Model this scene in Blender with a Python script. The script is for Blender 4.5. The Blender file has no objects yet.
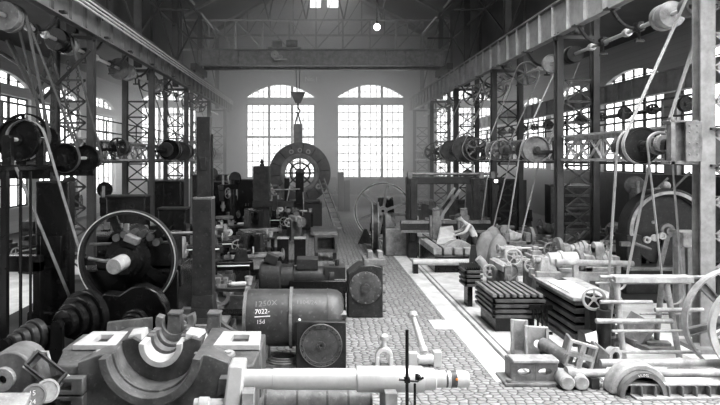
import bpy, math, random
from mathutils import Vector, Matrix
PI = math.pi
random.seed(11)
SC = bpy.context.scene
COL = SC.collection
F, VX, VY, CH = 600.0, 316.0, 160.0, 3.5          # focal length in pixels, vanishing point, eye height


def at(px, py, Y):
    return Vector(((px - VX) * Y / F, Y, CH - (py - VY) * Y / F))


def floor_at(px, py, z=0.0):
    Y = (CH - z) * F / (py - VY)
    return Vector(((px - VX) * Y / F, Y, z))


# ---------------------------------------------------------------- materials
def mk(name, c, rough=0.55, metal=0.0, var=0.3, scale=5.0, bump=0.05, wear=0.0, tint=(1, 1, 1)):
    m = bpy.data.materials.new(name)
    m.use_nodes = True
    nt = m.node_tree
    N, L = nt.nodes, nt.links
    b = N['Principled BSDF']
    tc = N.new('ShaderNodeTexCoord')
    nz = N.new('ShaderNodeTexNoise')
    nz.inputs['Scale'].default_value = scale
    nz.inputs['Detail'].default_value = 5.0
    nz.inputs['Roughness'].default_value = 0.65
    L.new(tc.outputs['Object'], nz.inputs['Vector'])
    cr = N.new('ShaderNodeValToRGB')
    lo, hi = c * (1 - var), min(0.95, c * (1 + var))
    cr.color_ramp.elements[0].position = 0.32
    cr.color_ramp.elements[1].position = 0.68
    cr.color_ramp.elements[0].color = (lo * tint[0], lo * tint[1], lo * tint[2], 1)
    cr.color_ramp.elements[1].color = (hi * tint[0], hi * tint[1], hi * tint[2], 1)
    L.new(nz.outputs['Fac'], cr.inputs['Fac'])
    out = cr.outputs['Color']
    if wear > 0:
        n2 = N.new('ShaderNodeTexNoise')
        n2.inputs['Scale'].default_value = scale * 4.3
        n2.inputs['Detail'].default_value = 3.0
        L.new(tc.outputs['Object'], n2.inputs['Vector'])
        c2 = N.new('ShaderNodeValToRGB')
        c2.color_ramp.elements[0].position = 0.60
        c2.color_ramp.elements[1].position = 0.72
        L.new(n2.outputs['Fac'], c2.inputs['Fac'])
        mx = N.new('ShaderNodeMix')
        mx.data_type = 'RGBA'
        ml = N.new('ShaderNodeMath')
        ml.operation = 'MULTIPLY'
        ml.inputs[1].default_value = wear
        L.new(c2.outputs['Color'], ml.inputs[0])
        L.new(ml.outputs[0], mx.inputs['Factor'])
        L.new(out, mx.inputs[6])
        w = min(0.9, c * 3 + 0.08)
        mx.inputs[7].default_value = (w, w, w, 1)
        out = mx.outputs[2]
    L.new(out, b.inputs['Base Color'])
    b.inputs['Roughness'].default_value = rough
    b.inputs['Metallic'].default_value = metal
    b.inputs['Specular IOR Level'].default_value = 0.26 if c < 0.015 else 0.3 if c < 0.03 else 0.45
    if bump > 0:
        bp = N.new('ShaderNodeBump')
        bp.inputs['Strength'].default_value = bump
        bp.inputs['Distance'].default_value = 0.02
        L.new(nz.outputs['Fac'], bp.inputs['Height'])
        L.new(bp.outputs['Normal'], b.inputs['Normal'])
    return m


def mk_cobble(name):
    m = bpy.data.materials.new(name)
    m.use_nodes = True
    nt = m.node_tree
    N, L = nt.nodes, nt.links
    b = N['Principled BSDF']
    tc = N.new('ShaderNodeTexCoord')
    mp = N.new('ShaderNodeMapping')
    mp.inputs['Scale'].default_value = (7.2, 9.6, 1.0)
    L.new(tc.outputs['Object'], mp.inputs['Vector'])
    v = N.new('ShaderNodeTexVoronoi')
    v.voronoi_dimensions = '2D'
    v.feature = 'DISTANCE_TO_EDGE'
    v.inputs['Scale'].default_value = 1.0
    v.inputs['Randomness'].default_value = 0.62
    L.new(mp.outputs['Vector'], v.inputs['Vector'])
    v2 = N.new('ShaderNodeTexVoronoi')
    v2.voronoi_dimensions = '2D'
    v2.inputs['Scale'].default_value = 1.0
    v2.inputs['Randomness'].default_value = 0.62
    L.new(mp.outputs['Vector'], v2.inputs['Vector'])
    cr = N.new('ShaderNodeValToRGB')
    cr.color_ramp.elements[0].position = 0.02
    cr.color_ramp.elements[1].position = 0.14
    cr.color_ramp.elements[0].color = (0.035, 0.035, 0.035, 1)
    cr.color_ramp.elements[1].color = (0.28, 0.28, 0.28, 1)
    L.new(v.outputs['Distance'], cr.inputs['Fac'])
    mx = N.new('ShaderNodeMix')
    mx.data_type = 'RGBA'
    mx.blend_type = 'MULTIPLY'
    mx.inputs['Factor'].default_value = 0.45
    bw = N.new('ShaderNodeRGBToBW')
    L.new(v2.outputs['Color'], bw.inputs['Color'])
    L.new(cr.outputs['Color'], mx.inputs[6])
    L.new(bw.outputs['Val'], mx.inputs[7])
    nz = N.new('ShaderNodeTexNoise')
    nz.inputs['Scale'].default_value = 0.7
    L.new(tc.outputs['Object'], nz.inputs['Vector'])
    m2 = N.new('ShaderNodeMix')
    m2.data_type = 'RGBA'
    m2.blend_type = 'MULTIPLY'
    m2.inputs['Factor'].default_value = 0.5
    L.new(mx.outputs[2], m2.inputs[6])
    L.new(nz.outputs['Fac'], m2.inputs[7])
    g = N.new('ShaderNodeGamma')
    g.inputs['Gamma'].default_value = 0.8
    L.new(m2.outputs[2], g.inputs['Color'])
    L.new(g.outputs['Color'], b.inputs['Base Color'])
    b.inputs['Roughness'].default_value = 0.7
    bp = N.new('ShaderNodeBump')
    bp.inputs['Strength'].default_value = 0.8
    bp.inputs['Distance'].default_value = 0.03
    c3 = N.new('ShaderNodeValToRGB')
    c3.color_ramp.elements[1].position = 0.3
    L.new(v.outputs['Distance'], c3.inputs['Fac'])
    L.new(c3.outputs['Color'], bp.inputs['Height'])
    L.new(bp.outputs['Normal'], b.inputs['Normal'])
    return m


def mk_brick(name, c1, c2, mortar, sc=1.0, rot=(0, 0, 0)):
    m = bpy.data.materials.new(name)
    m.use_nodes = True
    nt = m.node_tree
    N, L = nt.nodes, nt.links
    b = N['Principled BSDF']
    tc = N.new('ShaderNodeTexCoord')
    mp = N.new('ShaderNodeMapping')
    mp.inputs['Rotation'].default_value = rot
    L.new(tc.outputs['Object'], mp.inputs['Vector'])
    br = N.new('ShaderNodeTexBrick')
    br.inputs['Scale'].default_value = sc
    br.inputs['Color1'].default_value = (c1, c1, c1, 1)
    br.inputs['Color2'].default_value = (c2, c2, c2, 1)
    br.inputs['Mortar'].default_value = (mortar, mortar, mortar, 1)
    br.inputs['Mortar Size'].default_value = 0.01
    br.inputs['Brick Width'].default_value = 0.24
    br.inputs['Row Height'].default_value = 0.08
    L.new(mp.outputs['Vector'], br.inputs['Vector'])
    L.new(br.outputs['Color'], b.inputs['Base Color'])
    b.inputs['Roughness'].default_value = 0.85
    return m


def mk_glow(name, s):
    m = bpy.data.materials.new(name)
    m.use_nodes = True
    b = m.node_tree.nodes['Principled BSDF']
    b.inputs['Base Color'].default_value = (0.8, 0.8, 0.8, 1)
    b.inputs['Roughness'].default_value = 0.15
    b.inputs['Emission Color'].default_value = (1, 1, 1, 1)
    b.inputs['Emission Strength'].default_value = s
    return m


def mk_boards(name, c, pitch, axis=0, rough=0.7):
    """boards or ground strips with thin dark joints"""
    m = mk(name, c, rough, 0, 0.25, 2.2, 0.05)
    nt = m.node_tree
    N, L = nt.nodes, nt.links
    b = N['Principled BSDF']
    tc = N.new('ShaderNodeTexCoord')
    sp = N.new('ShaderNodeSeparateXYZ')
    L.new(tc.outputs['Object'], sp.inputs['Vector'])
    md = N.new('ShaderNodeMath')
    md.operation = 'PINGPONG'
    md.inputs[1].default_value = pitch
    L.new(sp.outputs[axis], md.inputs[0])
    lt = N.new('ShaderNodeMath')
    lt.operation = 'LESS_THAN'
    lt.inputs[1].default_value = pitch * 0.03
    L.new(md.outputs[0], lt.inputs[0])
    mx = N.new('ShaderNodeMix')
    mx.data_type = 'RGBA'
    src = b.inputs['Base Color'].links[0].from_socket
    L.new(lt.outputs[0], mx.inputs['Factor'])
    L.new(src, mx.inputs[6])
    mx.inputs[7].default_value = (c * 0.25,) * 3 + (1,)
    L.new(mx.outputs[2], b.inputs['Base Color'])
    return m


M = dict(
    cast=mk('bedplate_casting', 0.085, 0.5, 0.0, 0.5, 4, 0.08, 0.25),
    castd=mk('cylinder_casting', 0.036, 0.45, 0.0, 0.6, 3, 0.08, 0.3),
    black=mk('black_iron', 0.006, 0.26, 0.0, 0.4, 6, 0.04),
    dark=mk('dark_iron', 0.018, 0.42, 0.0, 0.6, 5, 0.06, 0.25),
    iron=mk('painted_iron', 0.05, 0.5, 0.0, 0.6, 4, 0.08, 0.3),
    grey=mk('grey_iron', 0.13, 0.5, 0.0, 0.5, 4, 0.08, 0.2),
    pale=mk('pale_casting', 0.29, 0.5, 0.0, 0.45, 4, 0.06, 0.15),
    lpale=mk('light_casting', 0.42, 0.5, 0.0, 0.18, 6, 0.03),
    steel=mk('machined_steel', 0.72, 0.34, 0.6, 0.10, 9, 0.0),
    bright=mk('bright_steel', 0.47, 0.36, 0.3, 0.08, 9, 0.0),
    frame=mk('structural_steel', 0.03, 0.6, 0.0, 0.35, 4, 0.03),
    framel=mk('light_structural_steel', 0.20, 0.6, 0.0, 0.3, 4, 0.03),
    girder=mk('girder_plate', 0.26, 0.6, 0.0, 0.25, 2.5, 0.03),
    girderd=mk('shaded_side_girder_plate', 0.08, 0.6, 0.0, 0.3, 2.5, 0.03),  # same plate as girder, the shade of its side put into the colour
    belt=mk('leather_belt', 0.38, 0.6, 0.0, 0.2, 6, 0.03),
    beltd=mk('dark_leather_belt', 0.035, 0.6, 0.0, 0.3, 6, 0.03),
    wood=mk('timber', 0.20, 0.75, 0.0, 0.35, 4, 0.06),
    woodl=mk('pale_timber', 0.45, 0.75, 0.0, 0.25, 4, 0.06),
    plaster=mk('plaster', 0.30, 0.85, 0.0, 0.25, 0.7, 0.03),
    roofm=mk('roof_boarding', 0.04, 0.85, 0.0, 0.3, 0.8, 0.03),
    canvas=mk('canvas', 0.20, 0.9, 0.0, 0.3, 3, 0.1),
    paper=mk('paper', 0.85, 0.8, 0.0, 0.05, 3, 0.0),
    chalk=mk('chalk', 0.85, 0.95, 0.0, 0.25, 60, 0.0),
    chalkf=mk('faint_chalk', 0.15, 0.95, 0.0, 0.4, 60, 0.0),
    skin=mk('skin', 0.40, 0.6, 0.0, 0.1, 5, 0.0),
    shirt=mk('work_shirt', 0.50, 0.9, 0.0, 0.25, 6, 0.1),
    cloth=mk('dark_cloth', 0.04, 0.9, 0.0, 0.25, 6, 0.1),
    orange=mk('orange_paint', 0.75, 0.6, 0.0, 0.1, 9, 0.0, 0, (1.0, 0.30, 0.03)),
    cobble=mk_cobble('cobbles'),
    slab=mk_boards('slab_paving', 0.50, 1.25, 0),
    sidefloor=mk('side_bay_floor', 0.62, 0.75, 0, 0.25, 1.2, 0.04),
    floorshade=mk('painted_floor_shade', 0.02, 0.6, 0.0, 0.4, 3, 0.05),  # very dark floor tone, shade put into the colour
    brick=mk_brick('brickwork', 0.30, 0.36, 0.32, 1.0, (PI / 2, 0, 0)),
    brickd=mk_brick('whitewashed_brickwork', 0.36, 0.42, 0.34, 1.0, (PI / 2, 0, PI / 2)),
    glass=mk_glow('daylit_glass', 2.5),
    roofglass=mk_glow('daylit_roof_glass', 25.0),
    roofglassd=mk_glow('dim_roof_glass', 4.0),  # same roof glass with a weaker glow
    bulb=mk_glow('lit_bulb', 7.0),
)


# ---------------------------------------------------------------- mesh builder
def basis(d):
    d = Vector(d).normalized()
    u = Vector((0, 0, 1)) if abs(d.z) < 0.95 else Vector((1, 0, 0))
    a = u.cross(d).normalized()
    return a, d.cross(a).normalized(), d


class MB:
    def __init__(s):
        s.v, s.f = [], []

    def add(s, vs, fs):
        b = len(s.v)
        s.v += [tuple(x) for x in vs]
        s.f += [tuple(i + b for i in f) for f in fs]
        return s

    def hexa(s, p):          # 8 points: bottom loop 4, top loop 4
        return s.add(p, [(3, 2, 1, 0), (4, 5, 6, 7), (0, 1, 5, 4), (1, 2, 6, 5), (2, 3, 7, 6), (3, 0, 4, 7)])

    def bx(s, x0, x1, y0, y1, z0, z1):
        return s.hexa([(x0, y0, z0), (x1, y0, z0), (x1, y1, z0), (x0, y1, z0), (x0, y0, z1), (x1, y0, z1), (x1, y1, z1), (x0, y1, z1)])

    def box(s, c, d, R=None):
        c = Vector(c)
        P = [Vector((sx * d[0] / 2, sy * d[1] / 2, sz * d[2] / 2)) for sz in (-1, 1) for sx, sy in ((-1, -1), (1, -1), (1, 1), (-1, 1))]
        if R is not None:
            P = [R @ p for p in P]
        return s.hexa([c + p for p in P])

    def bar(s, p, q, w, h=None, up=(0, 0, 1)):
        p, q = Vector(p), Vector(q)
        d = (q - p)
        if d.length < 1e-6:
            return s
        d.normalize()
        u = Vector(up)
        if abs(u.dot(d)) > 0.97:
            u = Vector((0, 1, 0)) if abs(d.y) < 0.9 else Vector((1, 0, 0))
        a = d.cross(u).normalized() * w / 2
        b = a.cross(d).normalized() * (h or w) / 2
        return s.hexa([p - a - b, p + a - b, p + a + b, p - a + b, q - a - b, q + a - b, q + a + b, q - a + b])

    def tube(s, pts, r, n=8):
        pts = [Vector(p) for p in pts]
        rs = r if isinstance(r, (list, tuple)) else [r] * len(pts)
        a, b, d = basis(pts[1] - pts[0])
        rings = []
        for i, p in enumerate(pts):
            if 0 < i < len(pts) - 1:
                dd = ((pts[i] - pts[i - 1]).normalized() + (pts[i + 1] - pts[i]).normalized())
            else:
                dd = pts[1] - pts[0] if i == 0 else pts[-1] - pts[-2]
            if dd.length < 1e-6:
                dd = d
            dd.normalize()
            a = (a - dd * a.dot(dd)).normalized()
            b = dd.cross(a)
            rings.append([p + (a * math.cos(2 * PI * k / n) + b * math.sin(2 * PI * k / n)) * rs[i] for k in range(n)])
        vs = [x for R in rings for x in R]
        fs = []
        for i in range(len(rings) - 1):
            for k in range(n):
                k2 = (k + 1) % n
                fs.append((i * n + k, i * n + k2, (i + 1) * n + k2, (i + 1) * n + k))
        fs.append(tuple(range(n - 1, -1, -1)))
        fs.append(tuple((len(rings) - 1) * n + k for k in range(n)))
        return s.add(vs, fs)

    def cyl(s, p, q, r, n=20):
        return s.tube([p, q], r, n)

    def lathe(s, o, d, prof, n=28, a0=0.0, a1=2 * PI):
        """prof: (along, radius) pairs about the axis d through o"""
        o = Vector(o)
        a, b, d = basis(d)
        full = abs(a1 - a0 - 2 * PI) < 1e-6
        m = n if full else n + 1
        vs, fs = [], []
        for (t, r) in prof:
            for k in range(m):
                th = a0 + (a1 - a0) * k / n
                vs.append(o + d * t + (a * math.cos(th) + b * math.sin(th)) * max(r, 1e-4))
        for i in range(len(prof) - 1):
            for k in range(n):
                k2 = (k + 1) % m if full else k + 1
                fs.append((i * m + k, i * m + k2, (i + 1) * m + k2, (i + 1) * m + k))
        if full:
            shut = abs(prof[0][0] - prof[-1][0]) + abs(prof[0][1] - prof[-1][1]) < 1e-6
            if prof[0][1] > 1e-3 and not shut:
                fs.append(tuple(range(m - 1, -1, -1)))
            if prof[-1][1] > 1e-3 and not shut:
                fs.append(tuple((len(prof) - 1) * m + k for k in range(m)))
        return s.add(vs, fs)

    def ring(s, o, d, ri, ro, w, n=40):
        return s.lathe(o, d, [(-w / 2, ri), (-w / 2, ro), (w / 2, ro), (w / 2, ri), (-w / 2, ri)], n)

    def arc(s, o, U, V, ri, ro, w, a0, a1, n=28):
        """solid ring sector in plane U,V; w = thickness along U x V"""
        o, U, V = Vector(o), Vector(U).normalized(), Vector(V).normalized()
        W = U.cross(V) * w / 2
        vs, fs = [], []
        for k in range(n + 1):
            t = a0 + (a1 - a0) * k / n
            e = U * math.cos(t) + V * math.sin(t)
            vs += [o + e * ri - W, o + e * ro - W, o + e * ro + W, o + e * ri + W]
        for k in range(n):
            for j in range(4):
                j2 = (j + 1) % 4
                fs.append((k * 4 + j, k * 4 + j2, k * 4 + 4 + j2, k * 4 + 4 + j))
        fs.append((3, 2, 1, 0))
        e = n * 4
        fs.append((e, e + 1, e + 2, e + 3))
        return s.add(vs, fs)

    def prism(s, pts, o, U, V, w):
        """polygon (u,v) extruded by w along U x V"""
        o, U, V = Vector(o), Vector(U).normalized(), Vector(V).normalized()
        W = U.cross(V) * w
        n = len(pts)
        vs = [o + U * a + V * b for a, b in pts] + [o + U * a + V * b + W for a, b in pts]
        fs = [tuple(range(n - 1, -1, -1)), tuple(range(n, 2 * n))]
        fs += [(k, (k + 1) % n, n + (k + 1) % n, n + k) for k in range(n)]
        return s.add(vs, fs)

    def holed(s, outer, inner, o, U, V, w):
        """closed plate with one hole, outer and inner loops with equal counts"""
        o, U, V = Vector(o), Vector(U).normalized(), Vector(V).normalized()
        W = U.cross(V) * w
        n = len(outer)
        P = lambda L, q: [o + U * a + V * b + q for a, b in L]
        vs = P(outer, W * 0) + P(inner, W * 0) + P(outer, W) + P(inner, W)
        fs = []
        for k in range(n):
            j = (k + 1) % n
            fs += [(k, n + k, n + j, j), (2 * n + k, 2 * n + j, 3 * n + j, 3 * n + k), (k, j, 2 * n + j, 2 * n + k), (n + k, 3 * n + k, 3 * n + j, n + j)]
        return s.add(vs, fs)

    def gear(s, o, d, r, w, teeth, ri=None, depth=0.05):
        o = Vector(o)
        a, b, d = basis(d)
        n = teeth * 4
        ri = ri or r * 0.2
        vs = []
        for t, rad in ((-w / 2, 0), (-w / 2, 1), (w / 2, 1), (w / 2, 0)):
            for k in range(n):
                th = 2 * PI * k / n
                R = (r if (k % 4) < 2 else r * (1 - depth)) if rad else ri
                vs.append(o + d * t + (a * math.cos(th) + b * math.sin(th)) * R)
        fs = []
        for i in range(4):
            for k in range(n):
                k2 = (k + 1) % n
                i2 = (i + 1) % 4
                fs.append((i * n + k, i * n + k2, i2 * n + k2, i2 * n + k))
        return s.add(vs, fs)

    def ball(s, c, r, n=14):
        prof = [(-r * math.cos(PI * k / 8), r * math.sin(PI * k / 8)) for k in range(9)]
        return s.lathe(c, (0, 0, 1), prof, n)

    def build(s, name, mat, parent=None, bevel=0.0, label=None, cat=None, group=None, kind=None, smooth=True):
        vs = s.v
        loc = Vector((0, 0, 0))
        if parent is None:
            lo = [min(v[i] for v in vs) for i in range(3)]
            hi = [max(v[i] for v in vs) for i in range(3)]
            loc = Vector(((lo[0] + hi[0]) / 2, (lo[1] + hi[1]) / 2, lo[2]))
            vs = [(v[0] - loc.x, v[1] - loc.y, v[2] - loc.z) for v in vs]
        me = bpy.data.meshes.new(name)
        me.from_pydata(vs, [], s.f)
        me.materials.append(M[mat] if isinstance(mat, str) else mat)
        if smooth:
            me.polygons.foreach_set('use_smooth', [True] * len(me.polygons))
            me.set_sharp_from_angle(angle=math.radians(36))
        me.update()
        o = bpy.data.objects.new(name, me)
        COL.objects.link(o)
        o.location = loc
        if parent is not None:
            o.parent = parent
        if bevel > 0:
            md = o.modifiers.new('edge', 'BEVEL')
            md.width = bevel
            md.segments = 2
            md.limit_method = 'ANGLE'
            md.angle_limit = math.radians(40)
        return tag(o, label, cat, group, kind)


def tag(o, label=None, cat=None, group=None, kind=None):
    if label:
        o['label'] = label
    if cat:
        o['category'] = cat
    if group:
        o['group'] = group
    if kind:
        o['kind'] = kind
    return o


def thing(name, label, cat, loc=(0, 0, 0), rz=0.0, group=None, kind=None):
    o = bpy.data.objects.new(name, None)
    COL.objects.link(o)
    o.empty_display_size = 0.2
    o.location = loc
    o.rotation_euler = (0, 0, rz)
    return tag(o, label, cat, group, kind)


def struct(name, mb, mat, bevel=0.0):
    return mb.build(name, mat, None, bevel, kind='structure')


def dup(root, loc, label, rz=None, group=None):
    r = root.copy()
    COL.objects.link(r)
    r.location = loc
    if rz is not None:
        r.rotation_euler = (0, 0, rz)
    r['label'] = label
    if group:
        r['group'] = group
    for ch in list(root.children):
        c = ch.copy()
        COL.objects.link(c)
        c.parent = r
        for g in list(ch.children):
            d = g.copy()
            COL.objects.link(d)
            d.parent = c
    return r


def text_mesh(txt, size):
    cu = bpy.data.curves.new('lettering', 'FONT')
    cu.body = txt
    cu.size = size
    cu.resolution_u = 2
    ob = bpy.data.objects.new('lettering', cu)
    COL.objects.link(ob)
    dg = bpy.context.evaluated_depsgraph_get()
    me = bpy.data.meshes.new_from_object(ob.evaluated_get(dg))
    vs = [v.co.copy() for v in me.vertices]
    fs = [tuple(p.vertices) for p in me.polygons]
    bpy.data.objects.remove(ob)
    bpy.data.meshes.remove(me)
    bpy.data.curves.remove(cu)
    return vs, fs


def arcpts(cx, cy, r, a0, a1, n):
    return [(cx + r * math.cos(a0 + (a1 - a0) * k / n), cy + r * math.sin(a0 + (a1 - a0) * k / n)) for k in range(n + 1)]


def handwheel(mb, o, d, r, spokes=5, t=0.03):
    """rim, spokes, hub added to a builder"""
    o = Vector(o)
    a, b, dd = basis(d)
    n = 24
    mb.lathe(o, d, [(t * math.sin(2 * PI * k / 6), r - t * (1 - math.cos(2 * PI * k / 6)) ) for k in range(7)], n)
    for k in range(spokes):
        th = 2 * PI * k / spokes + 0.3
        e = a * math.cos(th) + b * math.sin(th)
        mb.bar(o, o + e * (r - t), t * 0.9, t * 0.9, dd)
    mb.cyl(o - dd * t * 1.5, o + dd * t * 1.5, r * 0.2, 12)
    return mb
# ================================================================= THE HALL
XL, XR = -6.45, 7.05                       # crane girders
COLY = [11.1 + 6.4 * k for k in range(6)]  # column rows
WX = 14.4                                  # outer side walls
YB = 45.0                                  # end wall
YF = -5.0

m = MB()
m.add([(-WX, YF, 0), (WX, YF, 0), (WX, YB, 0), (-WX, YB, 0)], [(0, 1, 2, 3)])
struct('floor', m, 'cobble')
m = MB()
m.bx(2.83, 6.6, 9.45, 30, -0.02, 0.012)
m.bx(2.45, 2.84, 12.4, 13.1, -0.02, 0.0125)
struct('paving_slab', m, 'slab')
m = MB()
m.bx(-WX, -6.9, YF, 21, -0.02, 0.012)  # pale only where the bays are daylit; daylight put into the colour
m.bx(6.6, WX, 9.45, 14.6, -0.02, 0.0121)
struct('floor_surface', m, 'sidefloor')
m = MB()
m.bx(-6.9, -1.25, YF, 24.0, -.02, .011).bx(-WX, -6.9, 21, YB, -.02, .011).bx(6.6, WX, 14.6, YB, -.02, .011)  # dark floor sheets, the shade of these areas put into the colour
struct('floor_shade', m, 'floorshade')
m = MB()
for y in (10.0, 12.0, 14.0, 16.0, 18.0, 20.0):     # rails let into the slab
    pass
m.bx(3.28, 3.34, 9.5, 24, 0.0, 0.02)
m.bx(3.44, 3.48, 9.5, 24, 0.0, 0.02)
struct('floor_strip', m, 'grey')


# ---- walls with arched windows
def opening_top(u, o):
    ua, ub, zs, zp, rise = o
    c, h = (ua + ub) / 2, (ub - ua) / 2
    return zp + rise * (1 - ((u - c) / h) ** 2)


def arched_wall(name, mat, u0, u1, ztop, ops, P, th):
    """P(u, w, z) -> point; w runs through the thickness"""
    m = MB()

    def blk(ua, ub, za0, zb0, za1, zb1):
        m.hexa([P(ua, 0, za0), P(ub, 0, zb0), P(ub, th, zb0), P(ua, th, za0), P(ua, 0, za1), P(ub, 0, zb1), P(ub, th, zb1), P(ua, th, za1)])
    cur = u0
    for o in ops:
        ua, ub, zs, zp, rise = o
        blk(cur, ua, 0, 0, ztop, ztop)
        blk(ua, ub, 0, 0, zs, zs)
        n = 12
        for k in range(n):
            a, b = ua + (ub - ua) * k / n, ua + (ub - ua) * (k + 1) / n
            blk(a, b, opening_top(a, o), opening_top(b, o), ztop, ztop)
        # brick transom band under the lunette
        blk(ua, ub, zp - 0.5, zp - 0.5, zp, zp)
        cur = ub
    blk(cur, u1, 0, 0, ztop, ztop)
    return struct(name, m, mat)


WN = [0]


def window(o, P, thirds=(0.333, 0.667), rows=9, per=4, w0=0.22):
    ua, ub, zs, zp, rise = o
    WN[0] += 1
    root = thing('window_%d' % WN[0], None, None, P((ua + ub) / 2, w0, zs), 0, None, 'structure')
    L = root.location
    Q = lambda u, w, z: Vector(P(u, w, z)) - L
    zt = zp - 0.5
    pn = MB()
    pn.add([Q(ua, w0 + .05, zs), Q(ub, w0 + .05, zs), Q(ub, w0 + .05, zt), Q(ua, w0 + .05, zt)], [(0, 1, 2, 3)])
    n = 12
    vs = [Q(ua, w0 + .05, zp), Q(ub, w0 + .05, zp)]
    vs += [Q(ub - (ub - ua) * k / n, w0 + .05, opening_top(ub - (ub - ua) * k / n, o)) for k in range(1, n)]
    pn.add(vs, [tuple(range(len(vs)))])
    pn.build('pane', 'glass', root, smooth=False)
    fr = MB()

    def stick(a, b, w):
        fr.bar(Q(a[0], w0, a[1]), Q(b[0], w0, b[1]), w, 0.07, Q(0, 1, 0) - Q(0, 0, 0))
    us = [ua + 0.05] + [ua + (ub - ua) * t for t in thirds] + [ub - 0.05]
    for i, u in enumerate(us):
        w = 0.20 if 0 < i < len(us) - 1 else 0.10
        stick((u, zs), (u, zt), w)
        stick((u, zp), (u, opening_top(u, o)), w)
    for i in range(len(us) - 1):
        for k in range(1, per):
            u = us[i] + (us[i + 1] - us[i]) * k / per
            stick((u, zs), (u, zt), 0.055)
            stick((u, zp), (u, opening_top(u, o)), 0.055)
    for k in range(rows + 1):
        z = zs + (zt - zs) * k / rows
        stick((ua, z), (ub, z), 0.16 if k in (0, rows, rows // 2 + 1) else 0.06)
    z = zp + rise * 0.45
    du = (ub - ua) / 2 * math.sqrt(0.55) * 0.97
    stick(((ua + ub) / 2 - du, z), ((ua + ub) / 2 + du, z), 0.04)
    fr.build('window_frame', 'frame', root, smooth=False)
    return root


PB = lambda u, w, z: (u, YB + w, z)
ops = [(-13.2, -9.0, 1.6, 8.0, .8), (-5.25, -.08, 2.15, 8.2, .95), (1.58, 6.65, 2.15, 8.2, .95), (9.0, 13.2, 1.6, 8.0, .8)]
arched_wall('wall_back', 'brick', -WX, WX, 18.0, ops, PB, 0.45)
for o in ops:
    window(o, PB)
# two small lights high in the gable
for k, (a, b) in enumerate(((-.45, .35), (.85, 1.75))):
    WN[0] += 1
    root = thing('window_%d' % WN[0], None, None, ((a + b) / 2, YB - .02, 14.9), 0, None, 'structure')
    q = MB()
    q.bx(a - (a + b) / 2, b - (a + b) / 2, -.02, 0, 0, .9)
    q.build('pane', 'glass', root)
    q = MB()
    hw = (b - a) / 2
    q.bx(-hw - .08, hw + .08, -.06, .0, -.1, 0).bx(-hw - .08, hw + .08, -.06, .0, .9, 1.0).bx(-hw - .08, -hw, -.06, .0, -.1, 1.0).bx(hw, hw + .08, -.06, 0, -.1, 1.0)
    q.build('window_frame', 'frame', root)

WINY = [1.4, 7.8, 14.2, 20.6, 27.0, 33.4, 39.8]  # the two nearest are out of view, added as light sources
sops = [(y - 2.75 + .6, y + 2.75 + .6, 1.2, 7.05, .6) for y in WINY]
PR = lambda u, w, z: (WX + w, u, z)
PL = lambda u, w, z: (-WX - w, u, z)
sops_r = [(a, b, 2.9, c, d) for a, b, _, c, d in sops]
arched_wall('wall_right', 'brickd', YF, YB, 9.2, sops_r, PR, 0.45)
m = MB()
m.bx(WX - .04, WX, 12, YB, 0, 2.9)
struct('wall_dado', m, 'dark')
m = MB()
m.bx(-WX, WX, YB - .05, YB, 0, 2.12)
m.bx(-.02, 1.5, YB - .05, YB, 2.12, 2.2)
struct('wall_dado_back', m, 'dark')
lops = sops[2:]
arched_wall('wall_left', 'brickd', YF, YB, 9.2, lops, PL, 0.45)
for o in sops_r:
    window(o, PR, rows=4, per=2)
for o in lops:
    window(o, PL, rows=5, per=2)
PF = lambda u, w, z: (u, YF - w, z)
fops = [(9.0, 13.2, 1.6, 8.0, .8)]  # unseen window added behind the camera to fill the front faces
arched_wall('wall_front', 'brick', -WX, WX, 18.0, fops, PF, 0.45)
for o in fops:
    window(o, PF)

# ---- clerestory walls, roof, roof lights
for nm, sx in (('wall_upper_left', -1), ('wall_upper_right', 1)):
    m = MB()
    x = 8.3 * sx
    m.bx(min(x, x + .2 * sx), max(x, x + .2 * sx), YF, YB, 8.9, 12.6)
    for y in COLY:
        m.bx(x - .12, x + .12, y - .2, y + .2, 8.9, 12.6)
    struct(nm, m, 'roofm')


def slope_quad(x0, z0, x1, z1, y0, y1, off, th):
    n = Vector((-(z1 - z0), 0, x1 - x0)).normalized()
    if n.z < 0:
        n = -n
    P = []
    for q in (off, off + th):
        for x, z, y in ((x0, z0, y0), (x1, z1, y0), (x1, z1, y1), (x0, z0, y1)):
            P.append(Vector((x, y, z)) + n * q)
    return P


glz_main = [(-4.4, 17.5), (24, 31)]
for nm, sx in (('ceiling', -1), ('ceiling_slope', 1)):
    m = MB()
    m.hexa(slope_quad(8.7 * sx, 12.4, 0, 17.2, YF, YB, 0, .15))
    struct(nm, m, 'roofm')
for nm, sx in (('ceiling_side', -1), ('ceiling_side_bay', 1)):
    m = MB()
    m.hexa(slope_quad(8.3 * sx, 9.9, 14.9 * sx, 8.9, YF, YB, 0, .15))
    struct(nm, m, 'roofm')


def skylight(x0, z0, x1, z1, y0, y1, gm='roofglass'):
    WN[0] += 1
    root = thing('window_%d' % WN[0], None, None, (x0, y0, z0), 0, None, 'structure')
    L = root.location
    q = MB()
    q.hexa([p - L for p in slope_quad(x0, z0, x1, z1, y0, y1, -.05, .02)])
    q.build('pane', gm, root)
    q = MB()
    n = max(2, int((y1 - y0) / 1.1))
    for k in range(n + 1):
        y = y0 + (y1 - y0) * k / n
        q.bar(Vector((x0, y, z0 - .09)) - L, Vector((x1, y, z1 - .09)) - L, .06, .08)
    for t in (0, .5, 1):
        q.bar(Vector((x0 + (x1 - x0) * t, y0, z0 + (z1 - z0) * t - .09)) - L, Vector((x0 + (x1 - x0) * t, y1, z0 + (z1 - z0) * t - .09)) - L, .08, .08)
    q.build('window_frame', 'frame', root)


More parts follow.
